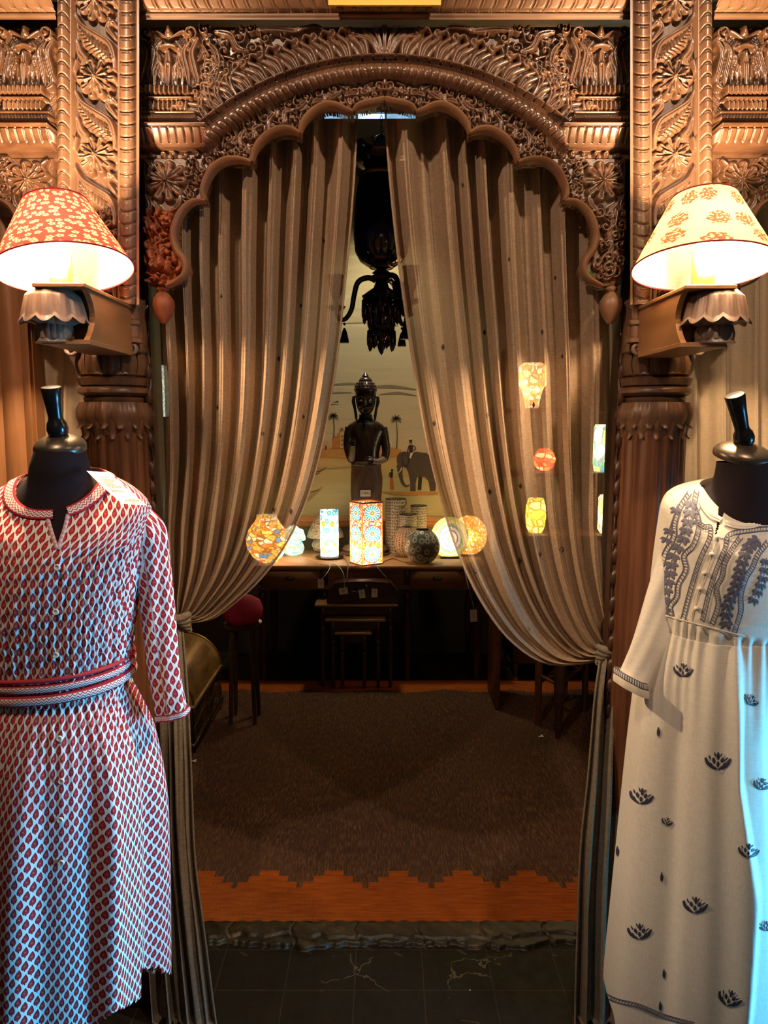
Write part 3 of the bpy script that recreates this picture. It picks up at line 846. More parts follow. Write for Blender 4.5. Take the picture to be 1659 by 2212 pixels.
# ================================================================== wall lamps on the posts
def shade_mat_red():
    b = NB('red_blossom_shade'); v = b.uv()
    m, c, _ = flowers(b, b.mapv(v, (7.2, 2.6, 1)), 5.0, 5, .37, .15, .7)
    m2 = b.math('SUBTRACT', m, c, ); m2 = b.math('MAXIMUM', m2, 0)
    col = b.mix(m2, C3((.55, .040, .035)), C3((.90, .62, .42)))
    d = b.n('ShaderNodeBsdfDiffuse', {'Color': col}); t = b.n('ShaderNodeBsdfTranslucent', {'Color': col})
    mx = b.n('ShaderNodeMixShader', {0: .5, 1: d.outputs[0], 2: t.outputs[0]})
    b.t.links.new(mx.outputs[0], b.out.inputs['Surface']); return b.m
def shade_mat_green():
    b = NB('green_rose_shade'); v = b.uv()
    m, c, rc = flowers(b, b.mapv(v, (7.5, 2.2, 1)), 1.25, 7, .34, .08, .6)
    nz = b.noise(b.mapv(v, (60, 20, 1)), 1.6, 4)
    k = b.math('MULTIPLY', m, b.math('GREATER_THAN', nz, .45))
    col = b.mix(k, C3((.24, .50, .26)), C3((.62, .07, .05)))
    d = b.n('ShaderNodeBsdfDiffuse', {'Color': col}); t = b.n('ShaderNodeBsdfTranslucent', {'Color': col})
    mx = b.n('ShaderNodeMixShader', {0: .5, 1: d.outputs[0], 2: t.outputs[0]})
    b.t.links.new(mx.outputs[0], b.out.inputs['Surface']); return b.m
M['liner'] = fabric_mat('white_shade_lining', (.85, .80, .70), (.92, .88, .80), transl=.45, weave=300, bump=.05)
M['red_trim'] = plain('dark_red_trim', (.40, .02, .03), .8)
M['bulb'] = bulb_mat('lit_bulb', (1, .80, .50), 30)
M['sleeve'] = wood('pale_candle_wood', (.52, .34, .12), (.72, .52, .22), axis=(1, 1, .06), sc=40, rough=.6, bump=.1)
def sconce(bot, rb, top, rt, roll, nod, mat, label, box, lotus_c, sleeve_px, Yl, power, side, trimmat):
    base = W(box[1], box[2], YP)
    e = thing('wall_lamp', Vector((base.x, YP-.01, base.z)), label, 'lamp', None)
    q = S(Yl)
    cb = W(bot[0], bot[1], Yl)
    # shade
    b = MB(); h = (top[2])*q
    b.M = Matrix.Translation(cb) @ Matrix.Rotation(math.radians(roll), 4, 'Y') @ Matrix.Rotation(math.radians(nod), 4, 'X')
    rb_, rt_ = rb*q, rt*q
    b.lathe((0, 0, 0), [(rb_+(rt_-rb_)*t, h*t) for t in [i/10 for i in range(11)]], 64, cap=False)
    sh = b.build('lampshade', mat, e)
    c = MB(); c.M = b.M
    c.lathe((0, 0, 0), [(rb_-.0025+(rt_-rb_)*t, h*t+.0005) for t in (0, .5, 1)], 64, cap=False)
    li = c.build('shade_lining', M['liner'], sh)
    c = MB(); c.M = b.M
    for (rr, zz) in ((rb_, 0), (rt_, h)):
        c.tube([(rr*math.sin(2*PI*k/64), -rr*math.cos(2*PI*k/64), zz) for k in range(65)], .0018, 6)
    for k in range(3):
        a = 2*PI*k/3; c.tube([(0, 0, h*.86), (rt_*math.sin(a), -rt_*math.cos(a), h)], .0012, 6)
    c.build('shade_wire', trimmat, sh)
    # candle sleeve, bulb
    c = MB(); p0 = W(sleeve_px[0], sleeve_px[1], Yl); zt = (b.M @ Vector((0, 0, h*.24))).z
    c.box((p0.x, Yl, (p0.z+zt)/2), (sleeve_px[2]*q, .030, zt-p0.z), bev=.002)
    c.build('candle_sleeve', M['sleeve'], e)
    c = MB(); bc = Vector((p0.x, Yl, zt+.032))
    c.lathe((bc.x, bc.y, zt-.002), [(.012, 0), (.013, .012), (.026, .032), (.028, .045), (.020, .064), (.0, .072)], 20)
    bl = c.build('bulb', M['bulb'], e)
    bl.visible_shadow = True
    l = bpy.data.lights.new('bulb_light', 'POINT'); l.energy = power; l.color = (1, .70, .40); l.shadow_soft_size = .022
    lo = bpy.data.objects.new('bulb_light', l); COL.objects.link(lo); lo.parent = e; lo.location = bc+Vector((0, 0, .02))-e.location
    # the lamp sits round the bulb: put the light beside it so that the glass does not block it
    lo.location = Vector((bc.x, bc.y-.036, bc.z+.008))-e.location
    # bracket block
    Yf = Yl-.055
    x0, x1 = W(box[0], 690, Yf).x, W(box[1], 690, Yf).x
    z1 = W(box[1], box[2], Yf).z; z0 = W(box[1], box[3], Yf).z
    xa, xb = min(x0, x1), max(x0, x1)
    c = MB()
    # side cheeks with an ogee front, so the lotus sits between them
    prof = []
    for k in range(13):
        t = k/12; prof.append((Yf+.006+.045*math.sin(PI*t)**.8*(1-t*.3), z1-(z1-z0)*t))
    for (xs, xe) in ((xa, xa+.012), (xb-.012, xb)):
        vs = [(xs, y, z) for y, z in prof]+[(xs, YP+.01, z0), (xs, YP+.01, z1)]
        n = len(vs); vs += [(xe, y, z) for _, y, z in vs]
        c.add(vs, [tuple(range(n)), tuple(reversed(range(n, 2*n)))]+[(i, (i+1) % n, n+(i+1) % n, n+i) for i in range(n)])
    c.box(((xa+xb)/2, (Yf+.06+YP)/2+.005, (z0+z1)/2), (xb-xa-.002, YP-Yf-.06, z1-z0-.002))
    c.box(((xa+xb)/2, (Yf+YP)/2-.01, z1+.003), (xb-xa+.012, YP-Yf+.02, .008), bev=.001)
    c.box(((xa+xb)/2, (Yf+YP)/2, z0-.004), (xb-xa+.004, YP-Yf-.01, .010), bev=.001)
    c.build('bracket_block', M['bracket'], e, smooth=False)
    # lotus corbel
    c = MB(); lc = W(lotus_c[0], lotus_c[1], Yf+.03); w = lotus_c[2]*S(Yf)
    H = lotus_c[3]*S(Yf)
    NL = 7
    def lf(u, v):
        t = -PI*.62+u*PI*1.24
        lob = abs(math.cos(NL*.5*(t+PI/NL*1.0)*1.6))
        if v < .8:
            k = v/.8
            r = np.interp(k, [0, .15, .4, .7, .9, 1], [.35, .66, .90, 1.0, 1.06, 1.14])
            z = np.interp(k, [0, .15, .4, .7, .9, 1], [0, -.03, -.18, -.42, -.58, -.66])
            r += .12*lob*k**.7+.02*math.cos(40*t)*k*(1-k); z -= .13*lob*max(0, k-.5)*2
        else:
            k = (v-.8)/.2
            r = 1.14+.11*lob-(.55+.11*lob)*k; z = -.66-.13*lob*(1-k)+.06*math.sin(PI*k)-.16*k
        return (lc.x+r*w*math.sin(t), lc.y-.95*r*w*math.cos(t), lc.z+z*H)
    c.grid(lf, 130, 40)
    c.build('lotus_corbel', M['lotus'], e)
    c = MB()
    for k in range(11):
        a = (k-5)*.32
        c.lathe((lc.x+.52*w*math.sin(a), lc.y-.52*w*math.cos(a), lc.z-.98*H), [(.0, -.17*H), (.16*w, -.12*H), (.19*w, 0), (.12*w, .16*H), (.05*w, .22*H)], 10)
    c.lathe((lc.x, lc.y, lc.z), [(.35*w, -.80*H), (.55*w, -.95*H), (.66*w, -1.12*H), (.72*w, -1.18*H), (.6*w, -1.2*H)], 40, mod=lambda t, z, r: 1+.04*math.cos(12*t))
    c.build('lower_petals', M['lotus'], e)
    return e
M['shade_red'] = shade_mat_red(); M['shade_green'] = shade_mat_green()
sconce((140, 583), 139, (140, 445, 142), 66, -9, -9, M['shade_red'], 'wall lamp on the left post with a red blossom-print shade', (88, 188, 622, 734), (114, 622, 59, 98), (133, 625, 40), 1.66, 86, -1, M['red_trim'])
sconce((1518, 578), 142, (1520, 430, 146), 66, 2, -9, M['shade_green'], 'wall lamp on the right post with a pale green rose-print shade', (1574, 1476, 626, 740), (1548, 624, 59, 98), (1517, 622, 40), 1.66, 90, 1, M['red_trim'])
# ================================================================== dress forms and dresses
def loft(rings, Y, nth, nz, fold=None, cxf=None):
    """rings: (py at the sides, centre px, half width px, depth half, front drop px); returns verts grid"""
    K = np.array([(i,)+tuple(r) for i, r in enumerate(rings)], float)
    P = spline([r for r in rings], nz+1)
    V = np.zeros((nz+1, nth, 3)); TH = 2*PI*np.arange(nth)/nth-PI     # theta 0 = front
    q = S(Y)
    for j in range(nz+1):
        py, cx, a, b, dr = P[j]
        c = W(cx, py, Y)
        s_, c_ = np.sin(TH), np.cos(TH)
        e = .86
        xs = np.sign(s_)*np.abs(s_)**e*a*q; ys = -np.sign(c_)*np.abs(c_)**e*b
        z = c.z-dr*q*np.maximum(c_, 0)**1.0+.3*dr*q*np.maximum(-c_, 0)
        f = fold(TH, py, j/nz) if fold else 0
        V[j, :, 0] = c.x+xs+f*s_*1.0; V[j, :, 1] = Y+ys-f*c_; V[j, :, 2] = z
    return V, TH, P
def loft_faces(nz, nth):
    idx = np.arange((nz+1)*nth).reshape(nz+1, nth); nx = np.roll(idx, -1, 1)
    return np.stack([idx[:-1], idx[1:], nx[1:], nx[:-1]], -1)   # [nz, nth, 4]
def mannequin(Y, disc, label, dome, neck_rings, tilt, handle_len):
    c = W(disc[0], disc[1], Y)
    e = thing('dress_form', Vector((c.x, Y, 0)), label, 'mannequin')
    V, TH, P = loft(neck_rings, Y, 64, 60)
    F = loft_faces(60, 64).reshape(-1, 4)
    link_mesh('torso', V.reshape(-1, 3), F, M['black_fabric'], e)
    Tm = Matrix.Translation(c) @ Matrix.Rotation(math.radians(tilt[0]), 4, 'Y') @ Matrix.Rotation(math.radians(tilt[1]), 4, 'X')
    q = S(Y); r = disc[2]*q
    b = MB(); b.M = Tm
    b.lathe((0, 0, 0), [(r*.98, -.014), (r*1.0, -.010), (r*1.0, -.004), (r*.93, .002), (r*.78, .008), (r*.62, .012), (r*.42, .015), (r*.3, .016), (0, .016)], 56)
    b.build('neck_cap', M['black_cap'], e)
    b = MB(); b.M = Tm @ Matrix.Translation((0, 0, .012)) @ Matrix.Rotation(math.radians(tilt[2]), 4, 'Y')
    L = handle_len*q
    b.lathe((0, 0, 0), [(.013, 0), (.0175, .006), (.0195, .016), (.0175, .027), (.0135, .034), (.013, .040), (.0155, L*.7), (.0185, L-.003), (.0170, L), (0, L+.001)], 36)
    b.build('knob_handle', M['black_paint'], e)
    b = MB(); zb = V[-1, :, 2].min()+.03
    xb = float(V[-1, :, 0].mean())
    b.lathe((xb, Y, 0), [(.014, .02), (.014, zb)], 16)
    b.lathe((xb, Y, 0), [(.15, 0), (.15, .012), (.04, .022), (.014, .03)], 40)
    b.build('stand_pole', M['black_paint'], e)
    return e
# ------------------------------------------------------------------ left
YL = 1.40
mannequin(YL, (129, 958, 54), 'black dress form on the left with a knob handle, wearing the red print dress', 0,
          [(974, 129, 49, .046, 0), (1000, 129, 56, .055, 5), (1030, 129, 64, .060, 20), (1050, 130, 96, .070, 40), (1075, 131, 135, .085, 50), (1110, 131, 160, .105, 50), (1200, 131, 170, .122, 20), (1420, 131, 140, .10, 0), (1600, 131, 165, .12, 0), (1700, 131, 165, .12, 0)], (0, 13, 0), 108)
mannequin(1.45, (1607, 975, 61), 'black dress form on the right with a tilted knob handle, wearing the cream embroidered dress', 0,
          [(998, 1613, 59, .050, 0), (1030, 1616, 66, .058, 8), (1055, 1616, 78, .066, 25), (1075, 1614, 106, .078, 45), (1100, 1610, 135, .09, 55), (1130, 1604, 152, .105, 55), (1220, 1592, 155, .118, 20), (1420, 1562, 135, .10, 0), (1600, 1560, 150, .12, 0), (1700, 1560, 150, .12, 0)], (5, 15, -26), 118)

def print_mat():
    b = NB('red_teardrop_print'); uv = b.uv(); q = b.sep(uv)
    def lattice(ou, ov):
        U = b.math('ADD', b.math('DIVIDE', q[0], .0190), ou); Vv = b.math('ADD', b.math('DIVIDE', q[1], .0255), ov)
        cu = b.math('SUBTRACT', b.math('FRACT', U), .5); cv = b.math('FRACT', Vv)
        t = b.math('DIVIDE', b.math('SUBTRACT', cv, .16), .68)
        tc = b.math('MINIMUM', b.math('MAXIMUM', t, 0.0), 1.0)
        w = b.math('MULTIPLY', b.math('MULTIPLY', b.math('SQRT', tc), b.math('POWER', b.math('SUBTRACT', 1, tc), 1.0)), .72)
        au = b.math('ABSOLUTE', b.math('SUBTRACT', cu, b.math('MULTIPLY', b.math('POWER', tc, 3.0), .10)))
        full_ = b.math('LESS_THAN', au, w)
        inner = b.math('LESS_THAN', au, b.math('SUBTRACT', w, .065))
        st = b.math('MULTIPLY', b.math('LESS_THAN', b.math('ABSOLUTE', cu), .05), b.math('MULTIPLY', b.math('GREATER_THAN', cv, .08), b.math('LESS_THAN', cv, .18)))
        full_ = b.math('MAXIMUM', full_, st)
        hl = b.math('MULTIPLY', b.math('LESS_THAN', b.math('ABSOLUTE', b.math('SUBTRACT', au, .03)), .035), b.math('LESS_THAN', b.math('ABSOLUTE', b.math('SUBTRACT', tc, .42)), .05))
        return full_, inner, hl
    A = lattice(0, 0); B = lattice(.5, .5)
    fu = b.math('MAXIMUM', A[0], B[0]); inn = b.math('MAXIMUM', A[1], B[1]); hl = b.math('MAXIMUM', A[2], B[2])
    cl = b.mix(fu, C3((.80, .75, .72)), C3((.13, .012, .022)))
    nz = b.noise(b.obj(), 300, 2)
    cl = b.mix(inn, cl, b.mix(nz, C3((.40, .022, .030)), C3((.56, .05, .055))))
    cl = b.mix(b.math('MULTIPLY', hl, .75), cl, C3((.62, .25, .22)))
    v = b.obj(); w = b.noise(b.mapv(v, (1, 1, .15)), 160, 3); nn = b.bump(w, .35, .002)
    d = b.n('ShaderNodeBsdfDiffuse', {'Color': cl, 'Normal': nn}); t = b.n('ShaderNodeBsdfTranslucent', {'Color': cl})
    mx = b.n('ShaderNodeMixShader', {0: .12, 1: d.outputs[0], 2: t.outputs[0]})
    b.t.links.new(mx.outputs[0], b.out.inputs['Surface']); return b.m
M['print'] = print_mat()
def trim_mat():
    b = NB('zigzag_trim'); q = b.sep(b.uv())
    # u along (metres), v across 0..1
    zz = b.math('ABSOLUTE', b.math('SUBTRACT', b.math('FRACT', b.math('DIVIDE', q[0], .008)), .5))
    s1 = b.math('FRACT', b.math('ADD', b.math('MULTIPLY', q[1], 4.0), b.math('MULTIPLY', zz, 1.6)))
    k = b.math('GREATER_THAN', s1, .5)
    edge = b.math('GREATER_THAN', b.math('ABSOLUTE', b.math('SUBTRACT', q[1], .5)), .30)
    cl = b.mix(k, C3((.78, .70, .64)), C3((.34, .10, .12)))
    cl = b.mix(edge, cl, C3((.36, .018, .035)))
    return b.fin(cl, .85, spec=.2)
M['trim'] = trim_mat()
def ribbon(bv, pts, w, off, name, mat, parent, n=60, closed=False, thick=True, vscale=None):
    """a band laid on a surface: pixel path raycast on to it"""
    P = spline(pts, n); verts = []; uvs = []; L = 0; rows = 0; last = None
    for i in range(n):
        t = P[min(i+1, n-1)]-P[max(i-1, 0)]; t = t/np.linalg.norm(t); nx, ny = -t[1], t[0]
        row = []
        for k, s_ in enumerate((-1, -.5, 0, .5, 1)):
            h = bv.ray_cast(CAMP, ray(P[i, 0]+nx*w*.5*s_, P[i, 1]+ny*w*.5*s_))
            if h[0] is None: row = None; break
            nn = h[1] if h[1].dot(h[0]-CAMP) < 0 else -h[1]
            row.append(h[0]+nn*off*(1.0 if abs(s_) < .9 else .2))
        if row is None: continue
        if last is not None: L += (row[2]-last).length
        last = row[2]
        verts += row; uvs += [(L, k/4) for k in range(5)]; rows += 1
    fs = [(i*5+k, i*5+k+1, i*5+6+k, i*5+5+k) for i in range(rows-1) for k in range(4)]
    if not fs: return None
    return link_mesh(name, [tuple(v) for v in verts], fs, mat, parent, True, None, uvs)

def fold_left(TH, py, t):
    f = 0
    if py > 1485:
        g = min(1, (py-1485)/260)
        f = g*(.013*np.sin(7*TH+.6+py*.0006)+.0075*np.sin(15*TH+2.1)+.0015*np.sin(24*TH+py*.001))+(1-g)*.0022*np.sin(60*TH+2*np.sin(6*TH))
    elif py > 1080:
        g = min(1, (py-1080)/60)*min(1, (1485-py)/30+.3)
        f = g*(.0020*np.sin(82*TH+1.4*np.sin(9*TH)+.01*py)+.0012*np.sin(47*TH+py*.03)+.0008*np.sin(py*.16+9*TH)+.003*np.sin(7*TH+py*.012))
    return f
RL = [(1032, 131, 86, .070, 62), (1046, 131, 118, .082, 70), (1066, 131, 155, .098, 72), (1092, 131, 182, .112, 66), (1130, 131, 190, .122, 50), (1200, 131, 178, .130, 22),
      (1300, 131, 163, .128, 4), (1400, 131, 153, .116, 0), (1440, 131, 150, .112, 0), (1485, 131, 150, .112, 0), (1530, 132, 170, .128, 0), (1600, 133, 198, .150, 0),
      (1700, 135, 214, .168, 0), (1850, 136, 222, .182, 0), (2000, 136, 226, .190, 0), (2090, 136, 228, .195, 0), (2240, 136, 230, .198, 0)]
V, TH, P = loft(RL, YL, 360, 260, fold_left)
F = loft_faces(260, 360)
drL = thing('print_dress', Vector((W(131, 1400, YL).x, YL, W(131, 2300, YL).z)), 'white dress with small red teardrop print and a red belt, on the left dress form', 'dress')
q_ = S(YL)
V0, _, _ = loft(RL, YL, 360, 260)
seg = np.sqrt(((np.roll(V0, -1, 1)-V0)[..., :2]**2).sum(-1))
arc = np.concatenate([np.zeros((261, 1)), np.cumsum(seg, 1)[:, :-1]], 1); arc = arc-arc[:, 180:181]
arc = arc*np.interp(P[:, 0], [1080, 1150, 1440, 1500, 1700], [1, 1.25, 1.3, 1.3, 1.12])[:, None]
VL = V.copy()
PXs = CX+V[:, :, 0]/V[:, :, 1]*FPX  # approx column for notch / slit tests
def proj(V):
    x, y, z = V[..., 0], V[..., 1], V[..., 2]-CAMH
    dep = y*_c-z*_s; up = y*_s+z*_c
    return CX+x/dep*FPX, CY-up/dep*FPX
PX, PY = proj(V)
front = np.abs(TH)[None, :] < PI/2
vn = front & (PY < 1184) & (np.abs(PX-124) < 2+(1184-PY)*.27) & (np.abs(PX-124) < 24)
def hemline(PX): return np.where(PX > 304, 2088-(PX-304)*.05, 2215-(PX-190)*.55)
hm = front & (PY > hemline(PX)); bk = (~front) & (PY > 2095)
bad = vn | hm | bk
fb = bad[:-1]; fb2 = bad[1:]
keep = ~((fb & fb2) & (np.roll(fb, -1, 1) & np.roll(fb2, -1, 1)))
uvv = np.stack([arc*(1+0*V[..., 0]), V[..., 2]], -1)
dress = link_mesh('dress_body', V.reshape(-1, 3), F[keep].reshape(-1, 4), M['print'], drL, True, None, uvv.reshape(-1, 2))
bvL = BVHTree.FromPolygons([Vector(p) for p in V.reshape(-1, 3)], F.reshape(-1, 4).tolist())
# crushed flounce of the hidden back hem, right side
# sleeve
def sleeve(name, cs, Y, mat, parent, foldamp=.003, uvs=1.0, depth=.8, seed=0, n=72, nz=70):
    P = spline(cs, nz+1); V = np.zeros((nz+1, n, 3)); T = 2*PI*np.arange(n)/n; q = S(Y)
    uv = np.zeros((nz+1, n, 2))
    for j in range(nz+1):
        px, py, r, yy = P[j]
        c = W(px, py, yy)
        tn = P[min(j+1, nz)][:2]-P[max(j-1, 0)][:2]; tn = tn/np.linalg.norm(tn)
        nrm = Vector((tn[1], 0, tn[0]))  # across in xz (pixel y points down)
        f = foldamp*np.sin(3*T+py*.012+seed)+foldamp*.5*np.sin(7*T+py*.03)
        rr = r*q+f
        V[j, :, 0] = c.x+nrm.x*np.sin(T)*rr; V[j, :, 2] = c.z+nrm.z*np.sin(T)*rr; V[j, :, 1] = yy-np.cos(T)*rr*depth
        uv[j, :, 0] = T*r*q; uv[j, :, 1] = c.z
    Fc = loft_faces(nz, n).reshape(-1, 4)
    return V, Fc, uv
V2, F2, uv2 = sleeve('s', [(262, 1112, 36, 1.42), (312, 1150, 46, 1.42), (326, 1220, 40, 1.42), (341, 1330, 35, 1.41), (355, 1440, 34, 1.40), (368, 1515, 35, 1.39), (375, 1546, 36, 1.39)], YL, M['print'], drL)
sl = link_mesh('sleeve', V2.reshape(-1, 3), F2, M['print'], drL, True, None, uv2.reshape(-1, 2))
ring = V2[-1]; rp = [Vector(p) for p in ring]+[Vector(ring[0])]
# cuff band
def cuffband(V, h, mat, name, parent, j=-1, out=.002):
    n = V.shape[1]; a = V[j]; cen = a.mean(0); L = 0; verts = []; uvs = []
    for i in range(n+1):
        p = a[i % n]; d = (p-cen); d = d/np.linalg.norm(d)
        if i: L += np.linalg.norm(a[i % n]-a[(i-1) % n])
        for k, (o_, z_) in enumerate(((out, h), (out+.0015, h*.5), (out+.001, -.001))):
            verts.append(tuple(p+d*o_+np.array([0, 0, z_]))); uvs.append((L, k/2))
    fs = [(i*3+k, i*3+k+1, i*3+4+k, i*3+3+k) for i in range(n) for k in range(2)]
    return link_mesh(name, verts, fs, mat, parent, True, None, uvs)
cuffband(V2, .013, M['trim'], 'cuff', sl)
V3, F3, uv3 = sleeve('s', [(0, 1112, 36, 1.42), (-50, 1150, 46, 1.42), (-64, 1220, 40, 1.42), (-79, 1330, 35, 1.41), (-93, 1440, 34, 1.40), (-106, 1515, 35, 1.39)], YL, M['print'], drL)
sl2 = link_mesh('sleeve', V3.reshape(-1, 3), F3, M['print'], drL, True, None, uv3.reshape(-1, 2)); cuffband(V3, .013, M['trim'], 'cuff', sl2)
# collar, belt, buttons
bvC = bvL
mat_tr = M['trim']
def rowband(VV, j0, j1, i0, i1, out, name, mat, parent, closed=False, thick=None):
    js = list(range(j0, j1+1)); I = list(range(i0, i1+1)); n = VV.shape[1]
    cen = VV[j0:j1+1].reshape(-1, 3).mean(0)
    verts = []; uvs = []; L = 0; prev = None
    for i in I:
        p_ = VV[js[0], i % n]
        if prev is not None: L += np.linalg.norm(p_-prev)
        prev = p_
        for k, j in enumerate(js):
            p = VV[j, i % n]; d = p-np.array([cen[0], cen[1], p[2]]); d = d/(np.linalg.norm(d)+1e-9)
            bul = math.sin(PI*(k+.01)/(len(js)-1+.02))**.5
            verts.append(tuple(p+d*out*(.3+.7*bul)+np.array([0, 0, out*.5]))); uvs.append((L, k/(len(js)-1)))
    m_ = len(js)
    fs = [(a*m_+k, a*m_+k+1, (a+1)*m_+k+1, (a+1)*m_+k) for a in range(len(I)-1) for k in range(m_-1)]
    return link_mesh(name, verts, fs, mat, parent, True, None, uvs)
# collar bands follow the neck edge on both sides of the notch
rowband(V0, 0, 14, 180+24, 180+165, .004, 'collar_band', mat_tr, drL)
rowband(V0, 0, 14, 180-165, 180+8, .004, 'collar_band', mat_tr, drL)
def at_row(py): return int(np.argmin(np.abs(P[:, 0]-py)))
Vb = V0.copy(); sl_ = np.sin(TH)
Vb[:, :, 2] += .012*sl_[None, :]
rowband(Vb, at_row(1440), at_row(1460), 0, 360, .010, 'belt', mat_tr, drL)
rowband(Vb, at_row(1462), at_row(1484), 0, 360, .013, 'belt', mat_tr, drL)
rowband(Vb, at_row(1428), at_row(1437), 0, 360, .008, 'waist_piping', M['red_trim'], drL)
for pp in ([(101, 1112), (110, 1145), (124, 1186)], [(147, 1112), (140, 1142), (125, 1186)]):
    ribbon(bvC, pp, 9, .003, 'neck_facing', M['print'], drL, n=30)
M['pearl'] = plain('pearl_button', (.80, .76, .70), .25, spec=.8)
for (x, y) in ((125, 1225), (122, 1321), (122, 1414), (125, 1503), (130, 1594), (134, 1686), (132, 1770), (134, 1862)):
    h = bvC.ray_cast(CAMP, ray(x, y))
    if h[0] is None: continue
    b = MB(); b.M = Matrix.Translation(h[0]+Vector((0, -.003, 0))) @ Matrix.Rotation(PI/2, 4, 'X')
    b.lathe((0, 0, 0), [(0, .0012), (.003, .0012), (.0042, .0022), (.0055, .0015), (.0055, -.001), (0, -.001)], 20)
    b.build('button', M['pearl'], drL)
# paper tag hung on the collar
tg = thing('paper_tag', W(215, 1030, 1.33), 'long white printed paper tag sticking out of the red dress collar at its shoulder', 'tag')
b = MB(); pts = [W(187, 1017, 1.36), W(236, 1021, 1.38), W(318, 1092, 1.31), W(264, 1088, 1.29)]
b.grid(lambda u, v: (pts[0]*(1-u)*(1-v)+pts[1]*u*(1-v)+pts[2]*u*v+pts[3]*(1-u)*v)+Vector((0, -.004*math.sin(PI*v), 0)), 4, 10)
b.grid(lambda u, v: (pts[0]*(1-u)*(1-v)+pts[1]*u*(1-v)+pts[2]*u*v+pts[3]*(1-u)*v)+Vector((0, -.004*math.sin(PI*v)+.0008, 0)), 4, 10)
b.build('card', M['paper'], tg)
b = MB()
rs = random.Random(2)
for (v0, u0, u1) in [(.16, .3, .75)]+[(.24+.045*k, .22, rs.uniform(.6, .86)) for k in range(6)]+[(.56, .2, .6), (.6, .2, .7), (.84, .5, .85), (.88, .3, .8)]:
    f = lambda u, v: (pts[0]*(1-u)*(1-v)+pts[1]*u*(1-v)+pts[2]*u*v+pts[3]*(1-u)*v)+Vector((0, -.004*math.sin(PI*v)-.0006, .0004))
    a = 0
    u = u0
    while u < u1:
        du = rs.uniform(.03, .08)
        b.add([f(u, v0), f(u+du, v0), f(u+du, v0+.02), f(u, v0+.02)], [(0, 1, 2, 3)]); u += du+.025
b.build('printed_text', M['ink'], tg, smooth=False)

# ------------------------------------------------------------------ right dress
YR = 1.45
def fold_right(TH, py, t):
    f = 0
    if py > 1300:
        g = min(1, max(0, py-1330)/220); st_ = np.clip((py-1312-25*(TH+.6))/15, 0, 1)
        f = g*(.012*np.sin(5*TH+1.3+py*.0005)+.006*np.sin(11*TH+.5+py*.001)+.0012*np.sin(23*TH))+(1-g)*.0030*np.sin(38*TH+2.5*np.sin(7*TH))*st_
        tc = np.interp(py, [1400, 1600, 1800, 2000, 2160], [-.19, -.22, -.11, -.18, -.28]); ss = np.clip((TH-tc)/.10, 0, 1); s2 = np.clip((TH-tc-.45)/.5, 0, 1)
        f = f-.045*g*(ss*ss*(3-2*ss))*(1-s2*s2*(3-2*s2))
    elif py > 1080:
        f = .0012*np.sin(9*TH+py*.02)
    return f
RR = [(1056, 1618, 98, .078, 66), (1062, 1614, 128, .088, 74), (1074, 1608, 155, .102, 80), (1096, 1602, 166, .114, 76), (1130, 1598, 168, .124, 58), (1200, 1588, 166, .132, 28), (1300, 1574, 163, .134, 10),
      (1345, 1568, 160, .132, 8), (1352, 1567, 162, .134, 8), (1420, 1562, 176, .150, 6), (1500, 1560, 188, .165, 6), (1620, 1560, 204, .18, 10), (1800, 1560, 224, .20, 14), (1950, 1560, 241, .213, 22), (2110, 1560, 260, .225, 30), (2158, 1560, 264, .228, 42)]
V, TH, P = loft(RR, YR, 320, 230, fold_right)
F = loft_faces(230, 320)
M['cream'] = fabric_mat('cream_cotton', (.78, .70, .60), (.88, .80, .70), transl=.18, transp=0, weave=1400, bump=.15)
M['embroid'] = plain('slate_blue_thread', (.11, .105, .16), .7, sc=900, bump=.5, var=.35)
M['embroid_dark'] = plain('navy_thread', (.035, .035, .07), .7, sc=900, bump=.5, var=.3)
M['cream_thread'] = plain('cream_cord', (.78, .68, .55), .8, sc=900, bump=.5)
drR = thing('embroidered_dress', Vector((W(1600, 1400, YR).x, YR, W(1600, 2300, YR).z)), 'cream dress with slate-blue embroidered yoke and lotus motifs, on the right dress form', 'dress')
PX, PY = proj(V); front = np.abs(TH)[None, :] < PI/2
vn = front & (PY < 1160) & (np.abs(PX-(1552-(PY-1130)*.25)) < 2+(1160-PY)*.12) & (PY > 1090)
bad = vn; keep = ~(bad[:-1] & bad[1:] & np.roll(bad[:-1], -1, 1) & np.roll(bad[1:], -1, 1))
verts = V.reshape(-1, 3).tolist(); faces = F[keep].reshape(-1, 4).tolist(); mi = [0]*len(faces)
bvR = BVHTree.FromPolygons([Vector(p) for p in verts], F.reshape(-1, 4).tolist())
def onto(bv, x, y, off=.0014):
    h = bv.ray_cast(CAMP, ray(x, y))
    if h[0] is None: return None
    n = h[1] if h[1].dot(h[0]-CAMP) < 0 else -h[1]
    return h[0]+n*off
